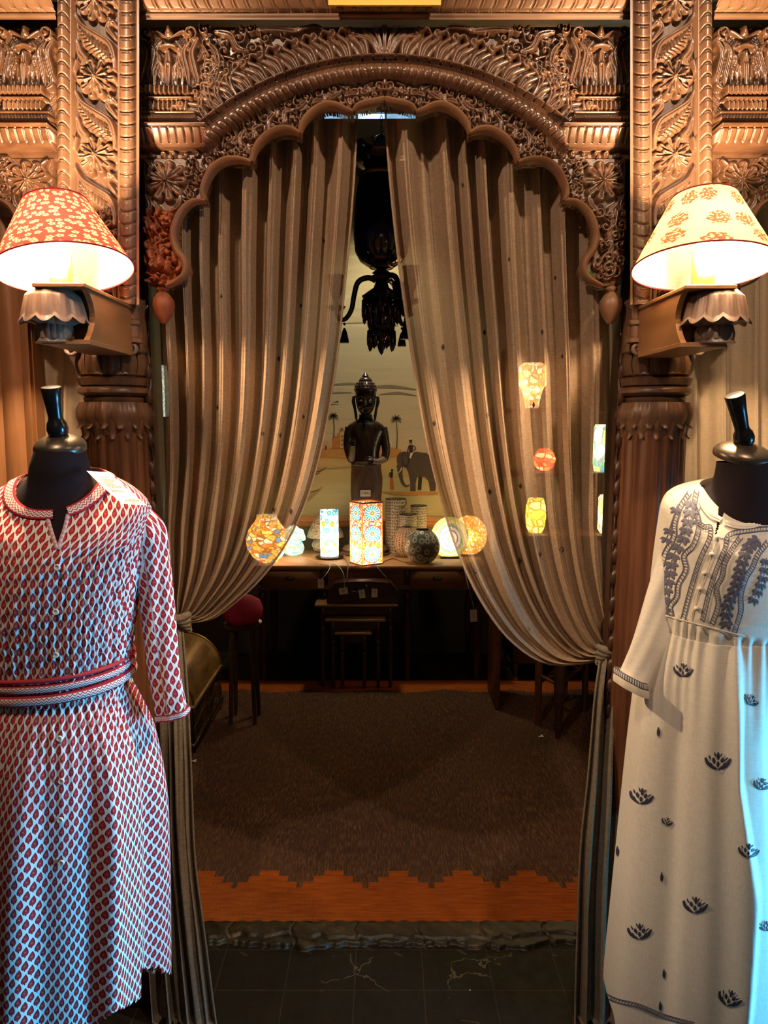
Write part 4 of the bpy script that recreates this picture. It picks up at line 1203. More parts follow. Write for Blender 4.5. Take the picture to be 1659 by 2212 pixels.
def stitch(bv, verts, faces, mi, pts, w, m, n=None, off=.0014):
    P = spline(pts, n or max(6, len(pts)*5)) if len(pts) > 2 else np.array([np.array(pts[0])*(1-t)+np.array(pts[1])*t for t in np.linspace(0, 1, n or 6)])
    k = len(P); row = []
    for i in range(k):
        t = P[min(i+1, k-1)]-P[max(i-1, 0)]; t = t/(np.linalg.norm(t)+1e-9)
        ww = w(i/(k-1)) if callable(w) else w
        a = onto(bv, P[i, 0]-t[1]*ww/2, P[i, 1]+t[0]*ww/2, off); b_ = onto(bv, P[i, 0]+t[1]*ww/2, P[i, 1]-t[0]*ww/2, off)
        c = onto(bv, P[i, 0], P[i, 1], off+.0008)
        if a is None or b_ is None or c is None or (a-b_).length > .05: row.append(None); continue
        row.append((a, c, b_))
    for i in range(k-1):
        if row[i] is None or row[i+1] is None or (row[i][1]-row[i+1][1]).length > .05: continue
        b0 = len(verts)
        verts += [tuple(p) for p in row[i]]+[tuple(p) for p in row[i+1]]
        faces += [[b0, b0+3, b0+4, b0+1], [b0+1, b0+4, b0+5, b0+2]]; mi += [m, m]
LEAF = lambda w: (lambda t: w*math.sin(PI*(.06+.88*t))**.8)
def lotus_motif(bv, x, y, s, rot, part=None, m=2, bowl=1):
    c_, s_ = math.cos(rot), math.sin(rot)
    T = lambda p: (x+s*(p[0]*c_-p[1]*s_), y+s*(p[0]*s_+p[1]*c_))
    segs = [([(-28, -8), (-20, 6), (-2, 17)], LEAF(7*s)), ([(28, -6), (18, 8), (0, 17)], LEAF(8*s)),
            ([(0, 12), (0, 0)], LEAF(7*s)), ([(-7, 4), (-11, -8)], LEAF(7*s)), ([(7, 2), (12, -8)], LEAF(8*s)), ([(1, -3), (0, -20)], LEAF(7*s)),
            ([(-4, -10), (-8, -20)], LEAF(3*s)), ([(5, -10), (9, -18)], LEAF(3*s)), ([(-15, -4), (-20, -14)], LEAF(3.5*s)), ([(14, -2), (23, -9)], LEAF(3*s)), ([(-22, 0), (-26, -10)], LEAF(2.5*s)), ([(-12, 8), (-18, 2)], LEAF(2.5*s)), ([(10, 8), (17, 2)], LEAF(2.5*s))]
    for pts, w in segs:
        P_ = [T(p) for p in pts]
        if part == 'r' and any(p[0] > x+3 for p in P_): continue
        stitch(bv, verts, faces, mi, P_, w, m)
for a in ((1408, 1432, .62, 0), (1476, 1448, .78, .1), (1622, 1512, .62, .5), (1551, 1644, 1.0, 0), (1386, 1720, .92, .15), (1441, 1774, .45, .3), (1646, 1694, .70, .1), (1617, 1838, .80, .1),
          (1502, 1955, .95, .1), (1382, 2012, .92, 0), (1576, 2156, .95, .35), (1655, 2000, .6, 0)):
    lotus_motif(bvR, *a)
for (x, y, r_) in ((1334, 1838, 0), (1429, 1893, 0), (1422, 1580, .3), (1434, 2102, 0), (1426, 2172, .4)):
    stitch(bvR, verts, faces, mi, [(x+1, y-10), (x-1, y+9)], LEAF(5), 2); stitch(bvR, verts, faces, mi, [(x+4, y-4), (x+1, y+12)], LEAF(3), 2)
# yoke: wavy ladder stripes and leaf vines
def ladder(path, w, m=1, step=5):
    P = spline(path, 90)
    off = w/2
    def side(k):
        out = []
        for i in range(90):
            t = P[min(i+1, 89)]-P[max(i-1, 0)]; t = t/np.linalg.norm(t)
            out.append((P[i, 0]-t[1]*off*k, P[i, 1]+t[0]*off*k))
        return out
    for k in (-1, 1):
        q = side(k); stitch(bvR, verts, faces, mi, q[::4]+[q[-1]], 2.2, m, n=60)
    A, B = side(-.8), side(.8)
    L = 0
    for i in range(1, 90):
        L += np.linalg.norm(P[i]-P[i-1])
        if L > step: L = 0; stitch(bvR, verts, faces, mi, [A[i], B[max(0, i-1)]], 1.6, m, n=3)
def vine(path, n, s=1.0, m=1):
    P = spline(path, n*4+1); stitch(bvR, verts, faces, mi, [tuple(p) for p in P[::4]], 1.6, m, n=60)
    for i in range(n):
        p = P[i*4+1]; t = P[min(i*4+3, len(P)-1)]-P[i*4]; t = t/np.linalg.norm(t)
        for k in (-1, 1):
            for (al, ln) in ((.5, 15), (1.1, 12)):
                a = math.atan2(t[1], t[0])+k*al
                x0, y0 = p[0]+3*math.cos(a), p[1]+3*math.sin(a)
                stitch(bvR, verts, faces, mi, [(x0, y0), (x0+1.15*ln*s*math.cos(a), y0+1.15*ln*s*math.sin(a))], LEAF(8.5*s), m, n=6)
ladder([(1509, 1095), (1500, 1120), (1520, 1138), (1534, 1140), (1532, 1165), (1512, 1210), (1495, 1265), (1484, 1305), (1476, 1338)], 9)
ladder([(1505, 1060), (1500, 1095), (1510, 1130), (1500, 1175), (1478, 1200), (1482, 1230), (1466, 1262), (1462, 1290), (1448, 1310), (1452, 1332)], 10)
ladder([(1490, 1065), (1470, 1095), (1458, 1130), (1456, 1160), (1440, 1190), (1432, 1215), (1424, 1250), (1428, 1280), (1418, 1310)], 10)
vine([(1492, 1080), (1488, 1120), (1478, 1160), (1455, 1200), (1448, 1240), (1438, 1280), (1432, 1320)], 13)
ladder([(1659, 1142), (1620, 1146), (1575, 1156), (1566, 1185), (1548, 1230), (1532, 1280), (1518, 1340)], 9)
ladder([(1600, 1160), (1585, 1180), (1566, 1215), (1560, 1245), (1548, 1270), (1552, 1305), (1538, 1348)], 10)
ladder([(1659, 1170), (1636, 1200), (1625, 1225), (1610, 1250), (1600, 1285), (1600, 1320), (1586, 1365)], 10)
vine([(1640, 1165), (1615, 1185), (1600, 1225), (1590, 1265), (1572, 1305), (1568, 1350)], 13)
vine([(1655, 1205), (1650, 1240), (1640, 1270), (1625, 1300)], 6, .8)
vine([(1464, 1090), (1445, 1150), (1440, 1165)], 3, .8)
# yoke seam, collar cord, placket cord
for path, w, m in (([(1404, 1318), (1440, 1330), (1500, 1346), (1560, 1362), (1610, 1375)], 3, 3), ([(1516, 1052), (1512, 1085), (1530, 1115), (1555, 1128)], 4, 3), ([(1563, 1132), (1590, 1141), (1625, 1140), (1659, 1128)], 4, 3),
                   ([(1549, 1162), (1528, 1230), (1506, 1290), (1492, 1345)], 2.5, 3)):
    stitch(bvR, verts, faces, mi, path, w, m, n=50, off=.002)
def hem_ladder():
    P = [(1297, 2142), (1330, 2160), (1380, 2172), (1440, 2196), (1500, 2212)]
    ladder(P, 8)
hem_ladder()
link_mesh('dress_body', verts, faces, [M['cream'], M['embroid'], M['embroid_dark'], M['cream_thread']], drR, True, mi)
# collar band and looped buttons
o = ribbon(bvR, [(1516, 1045), (1516, 1072), (1530, 1105), (1558, 1124)], 12, .003, 'collar_band', M['cream_thread'], drR)
o = ribbon(bvR, [(1566, 1128), (1595, 1136), (1630, 1134), (1659, 1120)], 12, .003, 'collar_band', M['cream_thread'], drR)
for (x, y) in ((1549, 1163), (1537, 1198), (1523, 1238), (1513, 1272), (1506, 1314)):
    p = onto(bvR, x, y, .004)
    b = MB(); b.ell(p, (.0045, .0045, .0045), 12, 8); b.build('cloth_button', M['cream_thread'], drR)
V2, F2, uv2 = sleeve('s', [(1500, 1112, 40, 1.46), (1468, 1150, 42, 1.455), (1455, 1210, 38, 1.45), (1432, 1290, 36, 1.43), (1407, 1380, 36, 1.41), (1382, 1450, 37, 1.40), (1365, 1488, 38, 1.39)], YR, M['cream'], drR, foldamp=.002, seed=2)
sl = link_mesh('sleeve', V2.reshape(-1, 3), F2, M['cream'], drR, True)
cuffband(V2, .014, M['cream_thread'], 'lace_cuff', sl)
def band_em():
    b = NB('ladder_embroidery'); q = b.sep(b.uv())
    e = b.math('GREATER_THAN', b.math('ABSOLUTE', b.math('SUBTRACT', q[1], .5)), .36)
    k = b.math('GREATER_THAN', b.math('FRACT', b.math('DIVIDE', q[0], .0045)), .55)
    return b.fin(b.mix(b.math('MAXIMUM', e, k), C3((.80, .72, .62)), C3((.10, .10, .15))), .85, spec=.2)
M['band_em'] = band_em()
n_ = V2.copy(); n_[:, :, 2] += .016
cuffband(n_, .012, M['band_em'], 'embroidered_band', sl, out=.0012)
V3, F3, uv3 = sleeve('s', [(1700, 1112, 40, 1.46), (1732, 1150, 42, 1.455), (1745, 1210, 38, 1.45), (1768, 1290, 36, 1.43), (1793, 1380, 36, 1.41), (1818, 1450, 37, 1.40), (1835, 1488, 38, 1.39)], YR, M['cream'], drR, foldamp=.002, seed=3)
sl = link_mesh('sleeve', V3.reshape(-1, 3), F3, M['cream'], drR, True); cuffband(V3, .014, M['cream_thread'], 'lace_cuff', sl)
# ================================================================== the room behind
def struct(o): o['kind'] = 'structure'; return o
def plane_box(name, c, d, mat):
    b = MB(); b.box(c, d); return struct(b.build(name, mat, None, smooth=False, loc=c))
def tile_mat():
    b = NB('dark_stone_tiles'); v = b.obj()
    br = b.n('ShaderNodeTexBrick', {'Vector': v, 'Scale': 1.0, 'Mortar Size': .0028, 'Mortar Smooth': .3, 'Brick Width': .20, 'Row Height': .163, 'Color1': C3((.008, .006, .003)), 'Color2': C3((.012, .009, .005)), 'Mortar': C3((.040, .030, .016))})
    br.offset = .0
    nz = b.noise(v, 22, 6, .7); n2 = b.noise(v, 4, 4)
    wv = b.n('ShaderNodeTexVoronoi', {'Vector': b.n('ShaderNodeVectorMath', {0: v, 1: b.n('ShaderNodeVectorMath', {0: b.noise(v, 9, 4, out=1), 1: (.10, .10, .10)}, operation='MULTIPLY').outputs[0]}, operation='ADD').outputs[0], 'Scale': 5.0}, feature='DISTANCE_TO_EDGE')
    crack = b.math('LESS_THAN', wv.outputs[0], .006)
    crack = b.math('MULTIPLY', crack, b.math('GREATER_THAN', n2, .55))
    c = b.mix(b.math('MULTIPLY', nz, .6), br.outputs[0], C3((.014, .010, .005)))
    c = b.mix(crack, c, C3((.12, .09, .05)))
    sp = b.math('LESS_THAN', b.n('ShaderNodeTexVoronoi', {'Vector': v, 'Scale': 13.0}).outputs[0], .035)
    c = b.mix(sp, c, C3((.45, .38, .28)))
    h = b.math('ADD', b.math('MULTIPLY', nz, .5), b.math('MULTIPLY', br.outputs[1], -1.2))
    return b.fin(c, b.n('ShaderNodeMapRange', {0: nz, 1: .3, 2: .7, 3: .5, 4: .8}).outputs[0], 0, b.bump(h, .6, .004), .25)
M['tiles'] = tile_mat()
b = MB(); b.box((0, 2.2, -.05), (4.4, 6.4, .1)); fl = struct(b.build('floor', M['tiles'], None, smooth=False, loc=(-.085, 2.102, 0)))
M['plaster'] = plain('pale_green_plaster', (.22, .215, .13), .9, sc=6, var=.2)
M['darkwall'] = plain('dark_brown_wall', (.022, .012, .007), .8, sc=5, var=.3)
M['ceil'] = plain('dark_ceiling', (.02, .018, .022), .8, sc=5)
plane_box('wall_back', (0, 5.15, 1.65), (4.4, .1, 3.3), M['plaster'])
plane_box('under_desk_shade_panel', (0, 5.09, .32), (4.2, .02, .64), M['darkwall'])  # dark panel added on the lower back wall for the shade under the desk
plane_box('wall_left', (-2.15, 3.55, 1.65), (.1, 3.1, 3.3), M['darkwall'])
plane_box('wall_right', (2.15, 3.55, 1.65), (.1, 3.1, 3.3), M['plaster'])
plane_box('ceiling', (0, 3.55, 3.35), (4.4, 3.3, .1), M['ceil'])
# broken stone edge in front of the rug
def edge_mat():
    b = NB('chipped_threshold_stone'); v = b.obj(); nz = b.noise(v, 30, 6, .7); n2 = b.noise(v, 5, 3)
    c = b.ramp(b.math('ADD', b.math('MULTIPLY', nz, .5), b.math('MULTIPLY', n2, .5)), [(.4, (.009, .007, .003)), (.56, (.030, .023, .010)), (.68, (.13, .08, .03))])
    return b.fin(c, .42, 0, b.bump(nz, .8, .004), .5)
M['stone'] = edge_mat()
rs = np.random.RandomState(4)
nx_, ny_ = 420, 60
xs = np.linspace(-.85, .85, nx_); ys = np.linspace(2.075, 2.24, ny_)
def vn1(x, n, seed):
    r_ = np.random.RandomState(seed).uniform(-1, 1, 400); i = np.floor(x*n).astype(int)+180; f = x*n-np.floor(x*n); return r_[i]*(1-f)+r_[i+1]*f
edge = 2.115+.016*vn1(xs, 9, 1)+.009*vn1(xs, 31, 2)+.005*vn1(xs, 88, 3)
lay = 2.145+.020*vn1(xs, 7, 5)+.010*vn1(xs, 40, 6)
Xg, Yg = np.meshgrid(xs, ys)
Zg = .014*np.clip((Yg-edge[None])/.006, 0, 1)+.008*np.clip((Yg-lay[None])/.008, 0, 1)+.0012*np.sin(Xg*60+Yg*90)*np.sin(Xg*33)-.001
for xj in (-.085+.2*k for k in range(-3, 5)): Zg -= .006*np.exp(-((Xg-xj-.01*np.sin(Yg*60))/.003)**2)
idx = np.arange(nx_*ny_).reshape(ny_, nx_)
Fs = np.stack([idx[:-1, :-1], idx[:-1, 1:], idx[1:, 1:], idx[1:, :-1]], -1).reshape(-1, 4)
struct(link_mesh('trim_1', np.stack([Xg, Yg, Zg], -1).reshape(-1, 3), Fs, M['stone'], None, True, loc=(0, 2.1, 0)))
# rug
def rug_mat():
    b = NB('brown_rug_orange_border'); v = b.obj(); q = b.sep(v)
    x, y = q[0], q[1]
    def steps(per, off):
        f = b.math('FRACT', b.math('ADD', b.math('DIVIDE', x, per), off)); tri = b.math('ABSOLUTE', b.math('SUBTRACT', f, .5))
        return b.math('DIVIDE', b.math('FLOOR', b.math('MULTIPLY', tri, 6.6)), 3.0)
    st = steps(.228, .28)
    k1 = b.math('LESS_THAN', b.math('ADD', y, b.math('MULTIPLY', b.noise(b.mapv(v, (60, 4, 1)), 1.0, 2), .008)), b.math('SUBTRACT', .272, b.math('MULTIPLY', st, .10)))
    st2 = steps(.40, .1)
    k2 = b.math('GREATER_THAN', y, b.math('ADD', 2.02, b.math('MULTIPLY', st2, .05)))
    k = b.math('MAXIMUM', k1, k2)
    w1 = b.noise(b.mapv(v, (1, .10, 1)), 240, 3); w2 = b.noise(v, 160, 4, .7); n3 = b.noise(v, 2.2, 3)
    br = b.ramp(b.math('ADD', b.math('MULTIPLY', w1, .7), b.math('MULTIPLY', w2, .3)), [(.38, (.045, .020, .011)), (.52, (.12, .060, .033)), (.64, (.36, .19, .09))])
    br = b.mix(n3, br, C3((.10, .055, .035)))
    orr = b.ramp(b.noise(b.mapv(v, (.1, 1, 1)), 120, 3), [(.3, (.28, .060, .009)), (.7, (.47, .12, .018))])
    c = b.mix(k, br, orr)
    rib = b.math('SINE', b.math('MULTIPLY', y, 110))
    band = b.math('MULTIPLY', b.math('GREATER_THAN', x, -.42), b.math('LESS_THAN', x, -.30))
    h = b.math('ADD', b.math('ADD', w1, b.math('MULTIPLY', w2, .7)), b.math('MULTIPLY', b.math('MULTIPLY', rib, band), .5))
    return b.fin(c, .95, 0, b.bump(h, .7, .004), .1)
M['rug'] = rug_mat()
rg = thing('woven_rug', (0, 2.2, .0), 'large brown woven rug with stepped orange borders on the floor of the room', 'rug')
b = MB()
x0, x1, y0, y1 = -1.15, 1.45, 2.205, 4.42
def f(u, v):
    x = x0+(x1-x0)*u; y = y0+(y1-y0)*v
    z = .026+.0022*math.sin(x*9+y*3)*math.sin(y*7)
    if abs(x+.36) < .08: z += .003*math.sin(y*95)*(1-abs(x+.36)/.08)*math.sin(PI*min(1, max(0, (y-2.4)/1.6)))
    if v == 0: z = .021
    return (x, y+.002*math.sin(x*120)*(v == 0), z)
b.grid(f, 260, 300)
b.box(((x0+x1)/2, (y0+y1)/2, .012), (x1-x0-.004, y1-y0-.004, .022))
b.build('woven_field', M['rug'], rg)

# ------------------------------------------------------------------ painting on the back wall
YW = 5.06
pa = thing('wall_painting', W(830, 1135, YW), 'large framed painting of an elephant, palms and a fort on sand, behind the statue', 'painting')
def canvas_mat():
    b = NB('painted_sky_and_sand'); v = b.obj(); q = b.sep(v)
    n1 = b.noise(b.mapv(v, (.5, 1, 2.6)), 2.6, 5, .6)
    n2 = b.noise(b.mapv(v, (.3, 1, 5)), 5, 4)
    z = b.math('ADD', b.math('DIVIDE', q[2], 1.95), b.math('MULTIPLY', b.math('SUBTRACT', n1, .5), .06))
    c = b.ramp(z, [(.0, (.46, .42, .21)), (.10, (.60, .56, .30)), (.17, (.52, .44, .21)), (.225, (.60, .42, .16)), (.255, (.50, .27, .085)), (.262, (.62, .50, .32)), (.45, (.55, .47, .31)), (.62, (.48, .43, .29)), (1.0, (.34, .29, .16))])
    st = b.n('ShaderNodeMapRange', {0: n2, 1: .55, 2: .72}).outputs[0]
    c = b.mix(b.math('MULTIPLY', st, .35), c, C3((.30, .25, .17)))
    c = b.mix(b.math('MULTIPLY', b.n('ShaderNodeMapRange', {0: b.noise(b.mapv(v, (.4, 1, 3)), 9, 5), 1: .5, 2: .75}).outputs[0], .3), c, C3((.72, .62, .42)))
    return b.fin(c, .75, spec=.2)
b = MB(); A = W(430, 1116, YW); B = W(1230, 380, YW)
b.box(((A.x+B.x)/2, YW+.01, (A.z+B.z)/2), (B.x-A.x, .02, B.z-A.z))
cv = b.build('canvas', canvas_mat(), pa, smooth=False)
b = MB(); M['frame'] = plain('orange_brown_frame', (.52, .22, .07), .5, var=.2)
zb = W(800, 1138, YW).z
b.box(((A.x+B.x)/2, YW-.005, (A.z+zb)/2), (B.x-A.x+.1, .05, A.z-zb), bev=.008)
b.box(((A.x+B.x)/2, YW-.012, (A.z+zb)/2+.01), (B.x-A.x+.1, .05, .02), bev=.006)
for xx in (A.x-.025, B.x+.025): b.box((xx, YW-.005, (A.z+B.z)/2), (.05, .05, B.z-A.z), bev=.008)
b.build('frame', M['frame'], pa)
paints = [plain('paint_'+n_, c, .8, var=.25, sc=60) for n_, c in (('elephant', (.085, .062, .048)), ('elephant_dark', (.035, .025, .02)), ('skin', (.03, .012, .008)), ('orange', (.42, .13, .03)), ('fort', (.50, .20, .05)), ('fort_light', (.62, .38, .16)), ('palm', (.10, .08, .03)), ('cream', (.80, .70, .48)), ('sand', (.55, .27, .07)), ('branch', (.40, .32, .16)), ('sky', (.22, .17, .12)))]
pv = []; pf = []; pm = []
def paint(pts, m, lay=0):
    b0 = len(pv); pv.extend([tuple(W(x, y, YW-.0015-.0006*lay)) for x, y in pts]); pf.append(list(range(b0, b0+len(pts)))); pm.append(m)
def pline(pts, w, m, lay=0, n=14):
    P = spline(pts, n); ws = w if hasattr(w, '__len__') else [w, w]
    ws = np.interp(np.linspace(0, 1, n), np.linspace(0, 1, len(ws)), ws)
    b0 = len(pv)
    for i in range(n):
        t = P[min(i+1, n-1)]-P[max(i-1, 0)]; t = t/np.linalg.norm(t)
        for k in (-1, 1): pv.append(tuple(W(P[i, 0]-t[1]*ws[i]/2*k, P[i, 1]+t[0]*ws[i]/2*k, YW-.0015-.0006*lay)))
    for i in range(n-1): pf.append([b0+2*i, b0+2*i+1, b0+2*i+3, b0+2*i+2]); pm.append(m)
def pell(x, y, rx, ry, m, lay=0): paint([(x+rx*math.cos(a), y+ry*math.sin(a)) for a in [2*PI*k/16 for k in range(16)]], m, lay)
# land strips
paint([(680, 966), (748, 968), (845, 966), (868, 972), (858, 985), (760, 990), (680, 986)], 8, 0)
pline([(820, 1062), (870, 1066), (960, 1064)], [2, 8, 6], 8, 0); pline([(600, 1002), (690, 1012), (760, 1008)], [2, 3, 1], 9, 0)
pline([(640, 1090), (668, 1074), (697, 1052)], [14, 12, 3], 9, 1); pline([(650, 1068), (675, 1062), (690, 1058)], 2, 6, 2)
pline([(670, 1020), (690, 1018), (706, 1008)], [1, 3, 1], 6, 1); pline([(668, 1030), (690, 1022)], [1, 2], 6, 1)
for (x0_, y0_, x1_, y1_, w_) in ((705, 832, 800, 830, 5), (780, 838, 905, 842, 8), (700, 851, 760, 848, 3), (820, 852, 900, 855, 6), (720, 700, 860, 704, 2)):
    pline([(x0_, y0_), ((x0_+x1_)/2, y0_-3), (x1_, y1_)], [1, w_, 1], 10, 0)
pline([(716, 872), (731, 868)], [3, 5], 1, 1); pline([(716, 871), (731, 871)], [2, 2], 7, 2)
# elephant
paint([(858, 985), (864, 977), (875, 975), (884, 978), (900, 976), (922, 979), (934, 990), (941, 1012), (942, 1040), (941, 1060), (929, 1061), (926, 1040), (918, 1030), (901, 1029), (898, 1045), (898, 1061), (886, 1061), (886, 1040), (882, 1020), (876, 1008), (862, 1006), (857, 996)], 0, 2)
pline([(864, 1004), (865, 1022), (869, 1040), (877, 1050), (884, 1048)], [14, 9, 6, 4, 3], 0, 3)
paint([(866, 984), (876, 980), (884, 990), (882, 1006), (874, 1010), (868, 998)], 1, 4)
paint([(868, 985), (876, 982), (882, 990), (880, 1004), (874, 1006)], 0, 5)
pline([(868, 1010), (864, 1018), (860, 1022)], [2.5, 2, .8], 7, 5)
pline([(908, 1030), (906, 1058)], [8, 8], 1, 1); pline([(935, 990), (938, 1010), (939, 1035)], [1.5, 1.5, 1], 1, 4)
# rider
pline([(888, 962), (888, 978)], [8, 7], 2, 6); pell(887, 952, 3.2, 4.2, 2, 6); pline([(884, 962), (881, 972), (881, 978)], 2, 2, 6); pline([(892, 962), (898, 968), (893, 974)], 2, 2, 6)
pline([(890, 976), (886, 990)], [6, 2.5], 7, 6); pline([(884, 949), (890, 947)], [3, 3], 7, 7)
# woman
pell(847, 1016, 2.4, 3.2, 2, 4); pline([(846, 1020), (846, 1032)], [6, 4.5], 2, 4); pline([(842, 1021), (841, 1028), (846, 1026)], 2, 2, 4); pline([(846, 1030), (846, 1045), (847, 1057)], [5, 8, 8], 3, 4)
# palms
for (x, y0_, y1_, s) in ((720, 900, 944, 1), (856, 906, 968, 1.05)):
    pline([(x, y0_), (x+2, (y0_+y1_)/2), (x+1, y1_)], [2, 2, 2.4], 6, 3)
    for k in range(15):
        a = PI*(-.15+k*1.3/14)+PI; L_ = (10+3*math.sin(k*2.3))*s
        pline([(x, y0_), (x+L_*.6*math.cos(a), y0_+L_*.6*math.sin(a)-1), (x+L_*math.cos(a), y0_+L_*math.sin(a)+2.5)], [1.2, 2.2, .6], 6, 4, 6)
# fort and small domes
paint([(717, 968), (717, 946), (728, 940), (735, 932), (748, 932), (748, 968)], 4, 2); paint([(735, 968), (735, 932), (748, 930), (748, 968)], 5, 3)
for k in range(3): pline([(739, 940+k*9), (739, 945+k*9)], [2, 2], 2, 4); pline([(744, 940+k*9), (744, 945+k*9)], [2, 2], 2, 4)
pline([(733, 933), (738, 926), (742, 930)], [2, 5, 2], 3, 3)
paint([(696, 970), (696, 962), (700, 956), (707, 954), (712, 960), (713, 970)], 5, 2); pline([(704, 970), (704, 963)], [3, 3], 2, 3)
paint([(838, 966), (838, 956), (841, 948), (846, 956), (846, 966)], 7, 2); pline([(842, 966), (842, 958)], [3, 3], 3, 3)
o = link_mesh('painted_figures', pv, pf, paints, pa, False, pm)

# ------------------------------------------------------------------ desk
YD0, YD1 = 4.40, 4.95
ZD = W(800, 1222, YD0).z
XD0, XD1 = W(545, 1222, YD0).x, W(1052, 1222, YD0).x
dk = thing('writing_desk', ((XD0+XD1)/2, (YD0+YD1)/2, 0), 'long wooden desk with drawers against the back wall, carrying lit mosaic lamps and a statue', 'desk')
b = MB(); b.box(((XD0+XD1)/2, (YD0+YD1)/2, ZD-.0125), (XD1-XD0, YD1-YD0, .025), bev=.005); b.build('desk_top', M['desktop'], dk)
b = MB(); za = ZD-.025; zb_ = W(800, 1275, YD0).z
b.box(((XD0+XD1)/2, YD0+.035, (za+zb_)/2), (XD1-XD0-.06, .025, za-zb_)); b.box(((XD0+XD1)/2, YD1-.035, (za+zb_)/2), (XD1-XD0-.06, .025, za-zb_))
for xx in (XD0+.04, XD1-.04): b.box((xx, (YD0+YD1)/2, (za+zb_)/2), (.025, YD1-YD0-.06, za-zb_))
b.build('apron', M['deskwood'], dk)
def turned_leg(b, x, y, z1, r=.024, blk=.05):
    b.box((x, y, z1-.05), (blk, blk, .10), bev=.003)
    H = z1-.10
    pr = [(r*.55, 0), (r*.7, .02), (r*.9, .05), (r*.6, .08), (r*.7, .10), (r*1.0, .35), (r*1.1, .6), (r*.9, .78), (r*.55, .82), (r*1.15, .86), (r*1.15, .90), (r*.6, .93), (r*.9, .96), (r*.9, 1.0)]
    b.lathe((x, y, 0), [(a, z*H) for a, z in pr], 16)
for (xx, yy) in ((XD0+.05, YD0+.045), (XD1-.05, YD0+.045), (XD0+.05, YD1-.045), (XD1-.05, YD1-.045), (W(700, 1300, YD0).x, YD0+.045), (W(881, 1300, YD0).x, YD0+.045)):
    b = MB(); turned_leg(b, xx, yy, za); b.build('leg', M['darkwood'], dk)
for (xa, xb, hx) in ((886, 1003, 945), (565, 690, 625)):
    b = MB(); a = W(xa, 1233, YD0+.02); d = W(xb, 1270, YD0+.02)
    b.box(((a.x+d.x)/2, YD0+.018, (a.z+d.z)/2), (d.x-a.x, .014, a.z-d.z), bev=.004)
    dr = b.build('drawer', M['deskwood'], dk)
    b = MB(); p = W(hx, 1250, YD0); b.ell((p.x, YD0+.008, p.z), (.030, .016, .014), 16, 8); b.build('cup_pull', M['black_cap'], dr)
def Yon(py):  # depth of a point on the desk top seen at row py
    lo, hi = 3.0, 6.0
    for _ in range(40):
        m_ = (lo+hi)/2
        if W(800, py, m_).z < ZD: lo, hi = lo, m_
        else: lo, hi = m_, hi
        # at greater depth the ray is lower
    return lo

# ------------------------------------------------------------------ statue
YS = 4.80; q = S(YS); cs = W(790, 1000, YS)
def zz(py): return W(790, py, YS).z
st = thing('standing_statue', (cs.x, YS, ZD), 'tall dark wooden statue of a standing robed figure with a pointed crown, on the desk', 'statue')
M['bronze'] = wood('dark_statue_wood', (.012, .005, .004), (.040, .018, .012), axis=(1, 1, .2), sc=30, rough=.28, bump=.1, spec=.7)
M['robe'] = wood('brown_robe_wood', (.055, .030, .020), (.13, .08, .055), axis=(1, 1, .3), sc=40, rough=.45, bump=.3)
M['worn'] = plain('worn_pale_wood', (.24, .17, .13), .5, var=.3, sc=40)
def sl_loft(rings, mat, name, parent, n=40, m=60, mod=None):
    P = spline(rings, m); b = MB(); vs = []; fs = []
    for j in range(m):
        py, cx, a, d = P[j]; z = zz(py); x0 = W(cx, py, YS).x
        for i in range(n):
            t = 2*PI*i/n; k = mod(t, py) if mod else 1
            vs.append((x0+a*q*math.sin(t)*k, YS-d*q*math.cos(t)*k, z))
    for j in range(m-1):
        for i in range(n): i2 = (i+1) % n; fs.append((j*n+i, (j+1)*n+i, (j+1)*n+i2, j*n+i2))
    fs.append(tuple(range(n))[::-1]); fs.append(tuple((m-1)*n+i for i in range(n)))
    b.add(vs, fs); return b.build(name, mat, parent)
sl_loft([(895, 790, 14, 13), (905, 790, 16, 14), (912, 790, 28, 17), (919, 790, 38, 20), (930, 791, 43, 22), (945, 791, 38, 23), (965, 791, 31, 22), (985, 791, 28, 20), (1002, 791, 29, 20)], M['bronze'], 'torso', st)
sl_loft([(996, 791, 30, 22), (1002, 791, 33, 24), (1012, 791, 33, 24), (1035, 792, 35, 24), (1070, 791, 34, 23), (1110, 791, 31, 22), (1150, 791, 30, 22), (1178, 791, 33, 24), (1184, 791, 34, 25)], M['robe'], 'robe', st,
        mod=lambda t, py: 1+.02*math.cos(2*t)+.03*math.exp(-((t-PI) % (2*PI)-PI)**2/.01) )
b = MB()
for k, (xa, ya, xb, yb) in enumerate(((775, 1062, 792, 1028), (808, 1062, 792, 1028), (766, 1040, 790, 1012), (817, 1040, 792, 1012), (762, 1004, 822, 1004))):
    pts = [W(xa+(xb-xa)*t, ya+(yb-ya)*t+(3*math.sin(PI*t) if k == 4 else 0), YS-.073+.010*abs((xa+(xb-xa)*t-791)/30)**2) for t in (0, .25, .5, .75, 1)]
    b.tube(pts, .0035, 6)
b.build('robe_fold', M['robe'], st)
b = MB(); b.lathe((cs.x, YS, ZD), [(50*q, 0), (52*q, .012), (44*q, .022), (50*q, .035), (46*q, .055), (36*q, .068), (38*q, .080)], 48, sy=.8, mod=lambda t, z, r: 1+.04*abs(math.sin(8*t)))
b.build('lotus_base', M['robe'], st)
